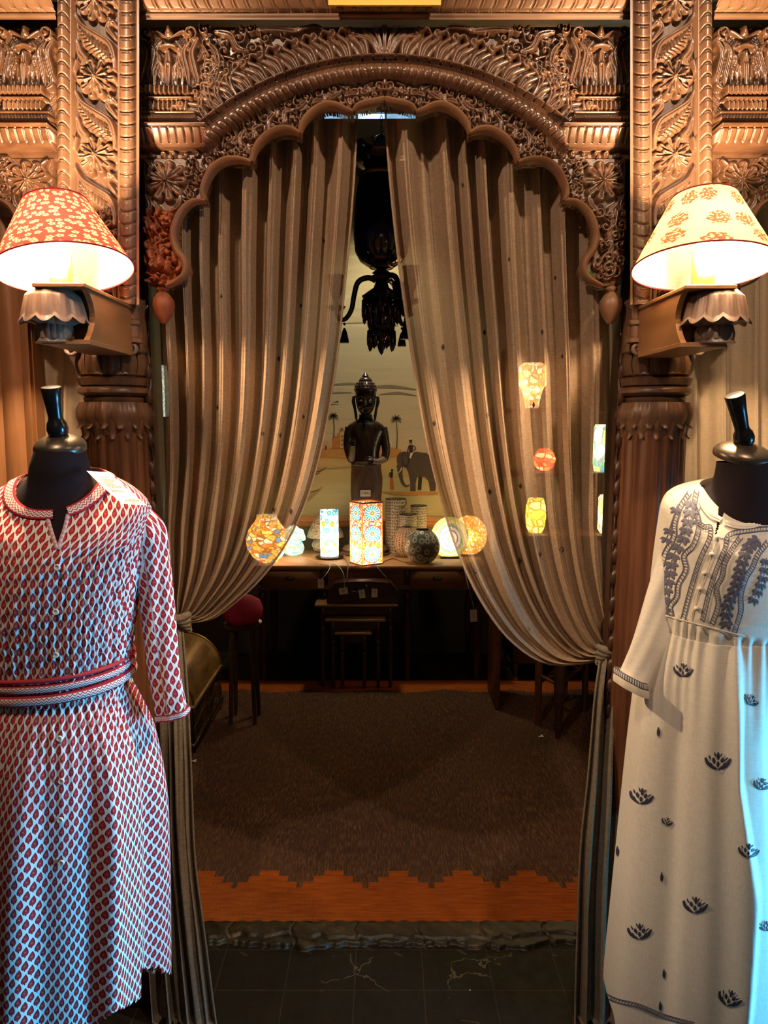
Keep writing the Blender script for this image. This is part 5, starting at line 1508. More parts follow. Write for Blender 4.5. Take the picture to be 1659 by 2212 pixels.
# head
hd = sl_loft([(896, 790, 8, 8), (891, 790, 13, 14), (884, 790, 17, 18), (874, 790, 20, 21), (864, 790, 21.5, 22), (852, 790, 22, 22), (843, 790, 22, 21), (836, 790, 21, 20)], M['bronze'], 'head', st, n=48, m=40)
b = MB(); zc_ = zz(868)
def fx_(px, py, out): p = W(px, py, YS); return Vector((p.x, YS-out*q, p.z))
b.tube([fx_(790, 860, 22), fx_(790, 866, 24), fx_(790, 872, 27), fx_(790, 876, 25)], [2*q, 2.4*q, 3.6*q, 2.6*q], 10)
b.ell(fx_(790, 882, 20.5), (6.5*q, 3*q, 1.5*q), 14, 8); b.ell(fx_(790, 885, 20), (5.5*q, 3*q, 1.5*q), 14, 8)
for s_ in (-1, 1):
    b.tube([fx_(790+s_*3, 861, 21.5), fx_(790+s_*9, 857, 21), fx_(790+s_*17, 860, 16)], [1*q, 1.3*q, .7*q], 8)
    b.ell(fx_(790+s_*10, 866, 19.5), (6*q, 3*q, 2.2*q), 14, 8)
    b.ell(fx_(790+s_*11, 876, 17), (6*q, 4*q, 6*q), 14, 8)
b.ell(fx_(790, 890, 16), (6*q, 4*q, 3.5*q), 14, 8)
b.build('face', M['bronze'], hd)
for s_ in (-1, 1):
    b = MB(); b.tube([fx_(790+s_*22, 857, 2), fx_(790+s_*26, 858, 3), fx_(790+s_*26.5, 868, 3), fx_(790+s_*23, 884, 3), fx_(790+s_*20.5, 900, 4), fx_(790+s_*20, 908, 4)], [2.5*q, 3.4*q, 4*q, 3*q, 3.2*q, 1.5*q], 10, flat=.7)
    b.build('ear', M['bronze'], hd)
b = MB()
b.lathe((cs.x, YS, zz(846)), [(23*q, 0), (24*q, 3*q), (23.5*q, 7*q), (22*q, 9*q)], 60, mod=lambda t, z, r: 1+.03*abs(math.sin(16*t)))
b.lathe((cs.x, YS, zz(838)), [(22*q, 0), (21*q, 5*q), (17*q, 11*q), (13*q, 14*q), (13*q, 17*q), (10*q, 21*q), (6*q, 23*q), (7*q, 25*q), (3.5*q, 30*q), (0, 34*q)], 48, mod=lambda t, z, r: 1+.05*abs(math.sin(10*t)))
for k in range(18):
    for (rr, z0_) in ((21, 3), (17.5, 9), (12, 15)):
        a = 2*PI*(k+.5*(rr > 18))/18
        b.ell((cs.x+rr*q*math.sin(a), YS-rr*q*math.cos(a), zz(838)+z0_*q), (2.6*q, 2.6*q, 3*q), 8, 5)
b.build('curled_crown', M['bronze'], hd)
def arm(pts, rad, name, mats, parent=st):
    b = MB(); P = spline(pts, 22); R_ = np.interp(np.linspace(0, 1, 22), np.linspace(0, 1, len(rad)), rad)
    b.tube([fx_(p[0], p[1], p[2]) for p in P], [r_*q for r_ in R_], 14); return b.build(name, mats, parent)
a1 = arm([(757, 925, 2), (752, 945, 4), (751, 968, 6), (758, 990, 12), (762, 994, 18)], [12, 10, 8.5, 8, 6], 'upper_arm', M['bronze'])
a2 = arm([(760, 992, 14), (762, 978, 24), (764, 962, 30)], [8, 6.5, 5], 'forearm', M['worn'])
a3 = arm([(825, 925, 2), (831, 948, 3), (834, 975, 4), (830, 992, 10)], [12, 10, 9, 8], 'upper_arm', M['bronze'])
a4 = arm([(831, 991, 9), (818, 996, 22), (806, 994, 28)], [8, 6.5, 5], 'forearm', M['worn'])
def hand(base, d, up, name, parent):
    b = MB(); B0 = fx_(*base); D = Vector(d).normalized(); U = Vector(up).normalized(); N = D.cross(U)
    b.M = Matrix.Translation(B0)
    for k in range(5): pass
    b.tube([B0*0, D*7*q, D*11*q], [4.5*q, 6*q, 5.5*q], 12, flat=.5, up=N)
    for k in range(4):
        o_ = U*(-4.5+3*k)*q; L_ = (9, 11, 10.5, 8)[k]
        b.tube([D*10*q+o_, D*(10+L_*.5)*q+o_*1.05+N*.8*q, D*(10+L_)*q+o_*1.05+N*2.2*q], [1.7*q, 1.5*q, 1.1*q], 8)
    b.tube([D*2*q-U*4*q, D*7*q-U*7.5*q, D*12*q-U*8.5*q], [2*q, 1.8*q, 1.2*q], 8)
    return b.build(name, M['bronze'], parent)
hand((764, 964, 30), (0, -.1, 1), (1, 0, 0), 'hand', a2)
hand((808, 994, 27), (-1, -.15, .12), (0, -.6, -.8), 'hand', a4)
# price card
pc = thing('price_card', fx_(790, 1062, 27), 'small cream card with a handwritten price on the front of the statue robe', 'price tag')
b = MB(); a = fx_(779, 1056, 27); d = fx_(801, 1070, 27); b.box(((a.x+d.x)/2, a.y, (a.z+d.z)/2), (d.x-a.x, .002, a.z-d.z)); b.build('card', M['paper'], pc, smooth=False)
def text(s_, loc, size, mat, parent, name='lettering', rx=PI/2):
    cu = bpy.data.curves.new(name, 'FONT'); cu.body = s_; cu.size = size; cu.align_x = 'CENTER'; cu.align_y = 'CENTER'; cu.extrude = .0004
    o = bpy.data.objects.new(name, cu); COL.objects.link(o)
    bpy.context.view_layer.update()
    me = bpy.data.meshes.new_from_object(o.evaluated_get(bpy.context.evaluated_depsgraph_get()))
    bpy.data.objects.remove(o)
    me.materials.clear(); me.materials.append(mat)
    o = bpy.data.objects.new(name, me); COL.objects.link(o); o.parent = parent; o.location = Vector(loc)-wl(parent); o.rotation_euler = (rx, 0, 0); return o
text('2.200-', (cs.x, a.y-.0018, (a.z+d.z)/2), .021, M['ink_dark'], pc, 'handwritten_price')

# ------------------------------------------------------------------ mosaic lamps
def glow(name, pal, kind, strength, sc=14, transl=.6):
    b = NB(name); v = b.uv(); ob = b.obj()
    if kind == 'flowers':
        m, c, col = flowers(b, v, sc, 5, .40, .12, .8)
        rc = b.ramp(col.outputs[1], [(0, pal[1]), (.34, pal[2]), (.67, pal[3])]); rc.node.color_ramp.interpolation = 'CONSTANT'
        k = b.mix(m, C3(pal[0]), rc); k = b.mix(c, k, C3(pal[-1]))
    elif kind == 'rings':
        q_ = b.sep(v); dx = b.math('SUBTRACT', q_[0], .5); dy = b.math('SUBTRACT', q_[1], .5)
        r_ = b.math('SQRT', b.math('ADD', b.math('MULTIPLY', dx, dx), b.math('MULTIPLY', dy, dy)))
        k = b.ramp(b.math('MULTIPLY', r_, 2), [(0, pal[1]), (.08, pal[2]), (.17, pal[1]), (.22, pal[0]), (.34, pal[3]), (.42, pal[0]), (.55, pal[1]), (.62, pal[4]), (.72, pal[0]), (.8, pal[2]), (.9, pal[4])]); k.node.color_ramp.interpolation = 'CONSTANT'
        vz = b.n('ShaderNodeTexVoronoi', {'Vector': v, 'Scale': 38.0}, feature='DISTANCE_TO_EDGE'); k = b.mix(b.math('LESS_THAN', vz.outputs[0], .06), k, C3((.5, .42, .30)))
    elif kind == 'medallion':
        q_ = b.sep(v); fu = b.math('SUBTRACT', b.math('FRACT', q_[0]), .5); fv = b.math('SUBTRACT', b.math('FRACT', b.math('MULTIPLY', q_[1], 3)), .5)
        r_ = b.math('SQRT', b.math('ADD', b.math('MULTIPLY', b.math('MULTIPLY', fu, fu), .95), b.math('MULTIPLY', b.math('MULTIPLY', fv, fv), 1.05)))
        an = b.math('ARCTAN2', fv, fu); sp = b.math('GREATER_THAN', b.math('SINE', b.math('MULTIPLY', an, 16)), .3)
        med = b.ramp(b.math('MULTIPLY', r_, 2), [(0, (.9, .55, .1)), (.12, (.8, .12, .03)), (.2, (.85, .8, .6)), (.27, (.05, .45, .55)), (.62, (.02, .25, .40)), (.70, (.85, .8, .6)), (.76, (.6, .08, .03))]); med.node.color_ramp.interpolation = 'CONSTANT'
        med = b.mix(b.math('MULTIPLY', sp, b.math('MULTIPLY', b.math('GREATER_THAN', r_, .14), b.math('LESS_THAN', r_, .34))), med, C3((.75, .85, .65)))
        vn = b.n('ShaderNodeTexVoronoi', {'Vector': b.mapv(v, (9, 26, 1)), 'Scale': 1.6}); sc2 = b.n('ShaderNodeSeparateColor', {0: vn.outputs[1]})
        bg = b.ramp(sc2.outputs[0], [(0, (.85, .10, .02)), (.25, (.95, .85, .6)), (.5, (.9, .35, .03)), (.7, (.12, .30, .12)), (.82, (.9, .8, .55)), (.93, (.15, .1, .4))]); bg.node.color_ramp.interpolation = 'CONSTANT'
        k = b.mix(b.math('LESS_THAN', r_, .42), bg, med)
        ed = b.math('MAXIMUM', b.math('GREATER_THAN', b.math('ABSOLUTE', fu), .455), b.math('GREATER_THAN', b.math('ABSOLUTE', b.math('SUBTRACT', q_[1], .5)), .485))
        k = b.mix(ed, k, C3((.75, .22, .05)))
    else:  # mosaic chips
        vn = b.n('ShaderNodeTexVoronoi', {'Vector': v, 'Scale': sc*1.0}); s2 = b.n('ShaderNodeSeparateColor', {0: vn.outputs[1]})
        n_ = len(pal); k = b.ramp(s2.outputs[0], [(i/n_, pal[i]) for i in range(n_)]); k.node.color_ramp.interpolation = 'CONSTANT'
        ve = b.n('ShaderNodeTexVoronoi', {'Vector': v, 'Scale': sc*1.0}, feature='DISTANCE_TO_EDGE'); k = b.mix(b.math('LESS_THAN', ve.outputs[0], .07), k, C3(tuple(x*.35 for x in pal[0])))
    d = b.n('ShaderNodeBsdfDiffuse', {'Color': k}); t = b.n('ShaderNodeBsdfTranslucent', {'Color': k})
    mx = b.n('ShaderNodeMixShader', {0: transl, 1: d.outputs[0], 2: t.outputs[0]}).outputs[0]
    if strength:
        em = b.n('ShaderNodeEmission', {'Color': k, 'Strength': strength})
        mx = b.n('ShaderNodeAddShader', {0: mx, 1: em.outputs[0]}).outputs[0]
    b.t.links.new(mx, b.out.inputs['Surface']); return b.m
def inner_light(parent, loc, power, col=(1, .78, .5), r=.02):
    l = bpy.data.lights.new('inner_light', 'POINT'); l.energy = power; l.color = col; l.shadow_soft_size = r
    o = bpy.data.objects.new('inner_light', l); COL.objects.link(o); o.parent = parent; o.location = Vector(loc)-wl(parent)
def deskspot(px, py): Y = Yon(py); p = W(px, py, Y); return Vector((p.x, Y, ZD)), S(Y)
M['lampbase'] = plain('dark_metal_base', (.03, .018, .012), .35, .6)
# square lamp with medallions
def rotbox(b, c, hw, z0, z1, ang, nz=12):
    cs_ = [(hw*math.cos(ang+PI/4+k*PI/2)*1.4142, hw*math.sin(ang+PI/4+k*PI/2)*1.4142) for k in range(4)]
    for k in range(4):
        a = cs_[k]; d = cs_[(k+1) % 4]
        b.grid(lambda u, v: (c.x+a[0]+(d[0]-a[0])*u, c.y+a[1]+(d[1]-a[1])*u, z0+(z1-z0)*v), 4, nz)
c, qd = deskspot(791, 1217)
t = thing('mosaic_lamp', c, 'tall square lit lamp with turquoise medallions on orange, standing in front of the statue', 'lamp')
b = MB(); rotbox(b, c, 26*qd, ZD+.004, ZD+136*qd, math.radians(33)); b.build('mosaic_shade', glow('medallion_glass', None, 'medallion', .9), t)
for za_, zb2 in ((ZD, ZD+.008), (ZD+135*qd, ZD+138*qd)):
    b = MB(); rotbox(b, c, 26.6*qd, za_, zb2, math.radians(33), 1); b.build('rim', M['frame'], t)
inner_light(t, c+Vector((0, 0, .10)), 3.0)
# blue flower cylinder on a dark dish
c, qd = deskspot(712, 1205)
t = thing('mosaic_lamp', c, 'slim lit cylinder lamp with blue flowers on a dark dish, left of the statue', 'lamp')
b = MB(); b.lathe((c.x, c.y, ZD), [(20*qd, .016), (20*qd, .05), (20*qd, .15), (20*qd, 106*qd)], 40, cap=False); b.build('mosaic_shade', glow('blue_flower_glass', [(.90, .88, .78), (.05, .30, .75), (.85, .35, .03), (.12, .50, .72), (.9, .7, .1)], 'flowers', .8, sc=9), t)
b = MB(); b.lathe((c.x, c.y, ZD), [(16*qd, 0), (30*qd, .004), (31*qd, .012), (24*qd, .016), (0, .016)], 40); b.build('dish_base', M['lampbase'], t)
inner_light(t, c+Vector((0, 0, .10)), 2.0)
# mushroom lamps
def mushroom(px, py, rc, hc, rb, mat, label, power, col=(1, .8, .5)):
    c, qd = deskspot(px, py)
    t = thing('mushroom_lamp', c, label, 'lamp')
    b = MB(); b.lathe((c.x, c.y, ZD), [(rb*.5*qd, .003), (rb*.85*qd, 5*qd), (rb*qd, 16*qd), (rb*.85*qd, 27*qd), (rb*.45*qd, 33*qd)], 36); b.build('glass_base', mat, t)
    b = MB(); b.lathe((c.x, c.y, ZD), [(rc*qd, 34*qd), (rc*.98*qd, 40*qd), (rc*.8*qd, 56*qd), (rc*.6*qd, (34+hc*.75)*qd), (rc*.3*qd, (34+hc)*qd), (0, (36+hc)*qd)], 40, cap=False); b.build('glass_cap', mat, t)
    if power: inner_light(t, c+Vector((0, 0, 50*qd)), power, col); inner_light(t, c+Vector((0, 0, 16*qd)), power*.4, col)
mushroom(703, 1192, 40, 50, 30, glow('beaded_cream_glass', [(.72, .62, .45), (.6, .5, .34), (.8, .72, .55), (.35, .27, .18)], 'chips', 0, sc=40, transl=.3), 'unlit cream beaded mushroom lamp behind the slim blue-flower cylinder lamp', 0)
mushroom(634, 1199, 27, 30, 24, glow('blue_green_glass', [(.85, .85, .75), (.10, .50, .75), (.25, .60, .35), (.9, .9, .8)], 'chips', .7, sc=12), 'small lit white and blue mushroom lamp beside the left curtain edge', .9)
# round lamp behind the left curtain
c, qd = deskspot(578, 1212)
t = thing('mosaic_lamp', c, 'round lit lamp of orange, yellow and blue mosaic glowing through the left curtain', 'lamp')
b = MB(); b.lathe((c.x, c.y, ZD), [(20*qd, 0), (32*qd, 10*qd), (44*qd, 30*qd), (46*qd, 48*qd), (40*qd, 70*qd), (28*qd, 86*qd), (22*qd, 96*qd), (22*qd, 102*qd)], 44, cap=False); b.build('mosaic_globe', glow('orange_mosaic_glass', [(.92, .45, .06), (.95, .75, .15), (.9, .25, .05), (.9, .85, .7), (.10, .30, .70), (.9, .55, .1)], 'chips', 2.4, sc=16), t)
inner_light(t, c+Vector((0, 0, .15)), 5)
# disc lamps at the right
def disc_lamp(px, py, rpx, mat, label, power):
    c, qd = deskspot(px, py); R_ = rpx*qd
    t = thing('disc_lamp', c, label, 'lamp')
    b = MB()
    for s_ in (-1, 1):
        vs = [(c.x, c.y+s_*.045, ZD+.012+R_)]; uvs = [(.5, .5)]; fs = []
        for k in range(1, 9):
            for i in range(40):
                a = 2*PI*i/40; rr = k/8
                vs.append((c.x+R_*rr*math.cos(a), c.y+s_*.045*math.sqrt(max(0, 1-rr**2.6)), ZD+.012+R_+R_*1.12*rr*math.sin(a))); uvs.append((.5+.5*rr*math.cos(a), .5+.5*rr*math.sin(a)))
        for i in range(40): fs.append((0, 1+i, 1+(i+1) % 40))
        for k in range(7):
            for i in range(40): fs.append((1+k*40+i, 1+(k+1)*40+i, 1+(k+1)*40+(i+1) % 40, 1+k*40+(i+1) % 40))
        b.add(vs, fs, uvs)
    b.build('mosaic_disc', mat, t)
    b = MB(); b.box((c.x, c.y, ZD+.006), (R_*1.0, .07, .012), bev=.003); b.build('foot', M['lampbase'], t)
    inner_light(t, c+Vector((0, 0, .012+R_)), power)
disc_lamp(971, 1205, 41, glow('ring_mosaic_glass', [(.92, .90, .85), (.03, .30, .65), (.85, .70, .05), (.12, .10, .45), (.35, .60, .15)], 'rings', .9), 'round lit disc lamp with blue and yellow rings at the edge of the right curtain', 1.3)
disc_lamp(1012, 1200, 40, glow('amber_mosaic_glass', [(.9, .55, .1), (.95, .75, .2), (.85, .3, .05), (.9, .85, .7)], 'chips', 1.6, sc=18), 'amber lit disc lamp glowing through the right curtain beside the ringed one', 4)
# pierced and beaded lanterns (unlit)
def lantern_cyl(px, py, r, h, mat, label, handle=False):
    c, qd = deskspot(px, py)
    t = thing('pierced_lantern', c, label, 'lantern', 'unlit lanterns on the desk')
    b = MB(); b.lathe((c.x, c.y, ZD), [(r*qd, 0), (r*qd, h*qd*.5), (r*qd, h*qd), (r*.94*qd, h*qd), (r*.94*qd, h*.8*qd)], 40, cap=False); b.build('pierced_body', mat, t)
    b = MB(); b.tube([(c.x+r*qd*math.sin(a), c.y-r*qd*math.cos(a), ZD+h*qd) for a in [2*PI*k/32 for k in range(33)]], .0022, 6); b.build('rim', M['lampbase'], t)
    if handle:
        b = MB(); b.tube([(c.x+r*qd*.55+.030*math.cos(a), c.y-r*qd*.85, ZD+(h-6)*qd+.030*math.sin(a)) for a in [2*PI*k/20 for k in range(21)]], .0024, 6); b.build('wire_handle', M['cable'], t)
    return t
def pierced(name, base, hole, sc):
    b = NB(name); v = b.uv(); vn = b.n('ShaderNodeTexVoronoi', {'Vector': b.mapv(v, (2.6, 2.6, 1)), 'Scale': sc, 'Randomness': .35}); vn.voronoi_dimensions = '2D'
    k = b.math('LESS_THAN', vn.outputs[0], .30); nz = b.noise(v, 4, 3)
    c_ = b.mix(nz, C3(base), C3(tuple(x*.7 for x in base))); return b.fin(b.mix(k, c_, C3(hole)), .55, normal=b.bump(b.math('SUBTRACT', 1, k), .5, .002))
M['pierce1'] = pierced('pierced_cream_metal', (.66, .60, .44), (.10, .07, .04), 14)
M['pierce2'] = pierced('pierced_brown_metal', (.62, .44, .27), (.12, .05, .02), 9)
lantern_cyl(855, 1193, 22.5, 118, M['pierce1'], 'tallest pierced cream lantern with a wire loop, right of the statue', True)
lantern_cyl(904, 1190, 18, 100, M['pierce1'], 'slim pierced cream lantern at the back right, in front of the painting frame')
lantern_cyl(881, 1199, 19, 90, M['pierce1'], 'middle-height pierced cream lantern between the tallest and the slim one')
def lantern_round(px, py, r, h, mat, label, handle):
    c, qd = deskspot(px, py)
    t = thing('round_lantern', c, label, 'lantern', None)
    b = MB(); n = 14; pr = []
    for k in range(n+1):
        a = PI*(.12+.76*k/n); pr.append((r*math.sin(a)*qd, (h/2-h/2*math.cos(a)/math.cos(PI*.12))*qd))
    b.lathe((c.x, c.y, ZD), pr, 44, sy=.8, cap=False); b.build('body', mat, t)
    b = MB(); rr = pr[-1][0]; b.tube([(c.x+rr*math.sin(a), c.y-rr*.8*math.cos(a), ZD+h*qd) for a in [2*PI*k/32 for k in range(33)]], .003, 6); b.build('rim', M['lampbase'], t)
    if handle:
        b = MB(); b.tube([(c.x-24*qd*math.cos(PI*k/14), c.y-.03, ZD+(h-4)*qd+.016*math.sin(PI*k/14)) for k in range(15)], .0022, 6); b.build('wire_handle', M['cable'], t)
lantern_round(880, 1202, 30, 66, M['pierce2'], 'round brown pierced lantern with a wire handle, partly behind the grey flowered one', True)
def greyfl():
    b = NB('grey_flower_mosaic'); v = b.mapv(b.uv(), (3.2, 1.2, 1)); m, c, _ = flowers(b, v, 4.2, 8, .42, .12, .7)
    vn = b.n('ShaderNodeTexVoronoi', {'Vector': v, 'Scale': 30.0}, feature='DISTANCE_TO_EDGE')
    bg = b.mix(b.math('LESS_THAN', vn.outputs[0], .12), C3((.26, .30, .24)), C3((.12, .12, .09)))
    k = b.mix(m, bg, C3((.62, .62, .50))); k = b.mix(c, k, C3((.05, .03, .02))); return b.fin(k, .35)
lantern_round(912, 1216, 39, 74, greyfl(), 'round grey lantern patterned with pale flowers at the front of the desk', False)
# cables with hanging tags
def cable(pts, mat, label, r=.0022, name='cable'):
    P = [W(x, y, Y) if Y else Vector((*W(x, y, Yon(y))[:2], ZD+.004)) for x, y, Y in pts]
    Q = spline([tuple(p) for p in P], 50)
    b = MB(); b.tube([tuple(p) for p in Q], r, 6)
    o = b.build(name, mat, None, loc=tuple(P[0])); tag(o, label, 'cable'); return o
YF = YD0-.012; YG = 4.262
cable([(735, 1199, 0), (748, 1213, 0), (752, 1222, YF), (750, 1250, YG), (758, 1275, YG), (782, 1280, YG)], M['cable'], 'black lamp cable drooping over the desk edge left of centre')
cable([(815, 1205, 0), (806, 1216, 0), (812, 1222, YF), (836, 1250, YG), (850, 1275, YG), (866, 1300, YG)], M['cable'], 'black lamp cable drooping over the desk edge right of centre')
cable([(880, 1216, 0), (868, 1214, 0), (850, 1208, 0), (835, 1212, 0), (822, 1218, 0), (815, 1210, 0)], M['cable'], 'black cable coiled on the desk top between the square lamp and the grey lantern')
cable([(655, 1205, 0), (680, 1214, 0), (690, 1220, 0), (712, 1222, YF), (705, 1240, YG), (693, 1252, YG)], M['cablew'], 'pale cable trailing from the left lamps over the desk edge', .0016)
cable([(724, 1212, 0), (716, 1219, 0), (730, 1222, YF), (742, 1240, YG), (744, 1270, YG)], M['cablew'], 'pale cable below the slim blue-flower cylinder lamp', .0016)
cable([(1001, 1222, YF), (1010, 1260, YG), (1020, 1300, YG), (1024, 1318, YG)], M['cablew'], 'pale thread hanging in front of the right end of the desk', .0014)
def htag(px, py, w, h, rot, label):
    p = W(px, py, YG-.008); q_ = S(YG)
    t = thing('swing_tag', p, label, 'tag', 'white tags hanging in front of the desk')
    b = MB(); b.M = Matrix.Translation(p) @ Matrix.Rotation(rot, 4, 'Y'); b.box((0, 0, 0), (w*q_, .0012, h*q_)); b.build('card', M['paper'], t, smooth=False)
    b = MB(); b.M = Matrix.Translation(p) @ Matrix.Rotation(rot, 4, 'Y')
    for k in range(3): b.box((0, -.001, (.2-.16*k)*h*q_), (w*q_*(.6, .4, .5)[k], .0006, .9*q_))
    b.box((0, -.001, .40*h*q_), (2*q_, .0006, 2*q_)); b.build('printed_text', M['ink'], t, smooth=False)
htag(693, 1261, 13, 20, 0, 'white swing tag hanging at the far left of the row under the lamps')
htag(742, 1277, 19, 14, -.15, 'white swing tag turned sideways, second from the left under the lamps')
htag(782, 1283, 13, 19, -.12, 'white swing tag tilted below the square medallion lamp')
htag(809, 1281, 13, 19, .05, 'white swing tag at the right end of the row under the lamps')
htag(1023, 1330, 15, 27, -.05, 'grey-white swing tag hanging by itself near the right curtain edge')

# ------------------------------------------------------------------ nest of tables
YN = 4.27
def small_table(xa, xb, ytop, label, Yf, dep, legs_to=None):
    a = W(xa, ytop, Yf); d = W(xb, ytop, Yf); z = a.z; x0, x1 = a.x, d.x
    t = thing('nesting_table', ((x0+x1)/2, Yf+dep/2, 0), label, 'table', 'nest of three tables')
    b = MB(); b.box(((x0+x1)/2, Yf+dep/2, z-.008), (x1-x0, dep, .018), bev=.005); b.build('table_top', M['edgewood'], t)
    i_ = .045
    b = MB(); b.box(((x0+x1)/2, Yf+.03, z-.042), (x1-x0-.08, .012, .05)); b.build('apron', M['darkwood'], t)
    for xx in (x0+i_, x1-i_):
        for yy in (Yf+.035, Yf+dep-.035):
            b = MB(); turned_leg(b, xx, yy, z-.017, .014, .026); 
            for v_ in b.v: v_.z = v_.z*((z-.017-.0275)/(z-.017))+.0275
            b.build('leg', M['darkwood'], t)
small_table(679, 860, 1306, 'largest dark table of the nest, with a light front edge, below the desk', YN, .34)
small_table(702, 833, 1338, 'middle dark table of the nest', YN-.012, .30)
small_table(722, 803, 1367, 'smallest dark table of the nest, lowest of the three', YN-.024, .26)
p = W(785, 1302, YN+.12)
t = thing('wooden_box', (p.x, YN+.06, W(785, 1306, YN).z), 'dark lidded wooden box with rounded shoulders on the largest nesting table', 'box')
b = MB(); zt = W(785, 1306, YN).z+.001; w_ = .21; h_ = .135
prof = [(-w_, 0), (-w_*1.02, .02), (-w_*.98, h_*.55), (-w_*.80, h_*.92), (-w_*.3, h_), (w_*.3, h_), (w_*.80, h_*.92), (w_*.98, h_*.55), (w_*1.02, .02), (w_, 0)]
b.prism([(p.x+x, zt+z) for x, z in prof][::-1], YN+.012, YN+.115); b.build('box_body', M['darkwood'], t)
b = MB(); b.ell((p.x+.02, YN+.010, zt+h_*.75), (.012, .008, .016), 12, 8); b.build('knob', M['black_cap'], t)

# ------------------------------------------------------------------ lacquer chest at the left
xf = -.925; y0c, y1c = 3.42, 4.02
zbody = W(462, 1440, y1c).z
t = thing('domed_chest', (xf-.2, (y0c+y1c)/2, .0), 'black and gold lacquered chest with a domed lid on the left of the rug', 'chest')
M['lacquer'] = plain('black_lacquer', (.020, .011, .006), .22, var=.3, sc=18, bump=.05, spec=.8)
M['gold_lac'] = wood('gold_rubbed_lacquer', (.10, .052, .012), (.46, .28, .08), axis=(1, .3, 1), sc=10, rough=.3, bump=.1, spec=.8)
b = MB(); b.box((xf-.2, (y0c+y1c)/2, (zbody+.03)/2+.015), (.40, y1c-y0c, zbody-.03), bev=.004); b.build('chest_body', M['lacquer'], t)
b = MB(); n = 24
vs = []; fs = []
for j, yy in enumerate((y0c, y1c)):
    for i in range(n+1):
        a = PI*i/n; vs.append((xf-.2+.205*math.cos(a), yy, zbody+.012+.185*math.sin(a)))
for i in range(n): fs.append((i, i+1, n+1+i+1, n+1+i))
fs.append(tuple(range(n+1))); fs.append(tuple(reversed(range(n+1, 2*n+2)))); b.add(vs, fs); lid = b.build('domed_lid', M['gold_lac'], t)
b = MB()
for yy in (y0c, y1c): b.tube([(xf-.2+.208*math.cos(PI*i/24), yy, zbody+.012+.188*math.sin(PI*i/24)) for i in range(25)], .006, 8)
b.build('gilt_edge', M['brass'], lid)
b = MB(); b.box((xf-.2, (y0c+y1c)/2, zbody+.004), (.43, y1c-y0c+.03, .016), bev=.004); b.build('ledge', M['gold_lac'], t)
b = MB(); b.box((xf-.2, (y0c+y1c)/2, .052), (.43, y1c-y0c+.03, .04), bev=.004); b.build('plinth', M['lacquer'], t)
zr = [(.075, .155), (.165, zbody-.012)]
for (za_, zb2) in zr:
    for (ya, yb) in ((y0c+.01, (y0c+y1c)/2-.006), ((y0c+y1c)/2+.006, y1c-.01)):
        b = MB(); b.box((xf+.004, (ya+yb)/2, (za_+zb2)/2), (.010, yb-ya, zb2-za_), bev=.003); dr = b.build('drawer', M['lacquer'], t)
        b = MB()
        for zq in (za_+.004, zb2-.004): b.box((xf+.010, (ya+yb)/2, zq), (.003, yb-ya-.01, .004))
        for yq in (ya+.004, yb-.004): b.box((xf+.010, yq, (za_+zb2)/2), (.003, .004, zb2-za_-.01))
        b.build('gilt_line', M['brass'], dr)
        b = MB(); b.tube([(xf+.012+.010*math.sin(PI*k/8), (ya+yb)/2-.03+.06*k/8, (za_+zb2)/2-.012*math.sin(PI*k/8)) for k in range(9)], .003, 6); b.build('drawer_pull', M['brass'], dr)

# ------------------------------------------------------------------ chair / stool at the right
def leg_at(px, py):  # ground point
    d = ray(px, py); k = (CAMH-.0275)/-d.z; p = CAMP+d*k; return Vector((p.x, p.y, .0275))
A_, B_, C_ = leg_at(1205, 1593), leg_at(1161, 1564), leg_at(1262, 1536)
D_ = B_+C_-A_
t = thing('wooden_chair', (A_+D_)/2, 'dark wooden chair with a turned front leg under the right curtain, standing on the rug', 'chair')
zs = .46
b = MB(); b.lathe((A_.x, A_.y, .0275), [(.014, 0), (.016, .03), (.026, .05), (.028, .065), (.018, .085), (.020, .10), (.026, .22), (.030, .38), (.030, zs-.0275)], 18); b.build('turned_leg', M['darkwood'], t)
M['chairwood'] = wood('red_brown_chair_wood', (.05, .016, .007), (.16, .06, .025), axis=(1, 1, .1), sc=30, rough=.4)
for P0 in (B_, C_, D_):
    b = MB(); b.lathe((P0.x, P0.y, .0275), [(.015, 0), (.019, .2), (.023, zs-.0275)], 12); b.build('leg', M['chairwood'], t)
for (P0, P1, h) in ((A_, B_, .30), (A_, C_, .30), (B_, D_, .25), (C_, D_, .25), (B_, C_, .27)):
    b = MB(); b.tube([(P0.x, P0.y, h), (P1.x, P1.y, h)], .009, 8); b.build('stretcher', M['chairwood'], t)
b = MB(); cn = (A_+D_)/2
vs = [(P0.x+(P0.x-cn.x)*.12, P0.y+(P0.y-cn.y)*.12, z_) for z_ in (zs, zs+.03) for P0 in (A_, C_, D_, B_)]
b.add(vs, [(3, 2, 1, 0), (4, 5, 6, 7), (0, 1, 5, 4), (1, 2, 6, 5), (2, 3, 7, 6), (3, 0, 4, 7)]); b.build('seat', M['chairwood'], t, smooth=False)
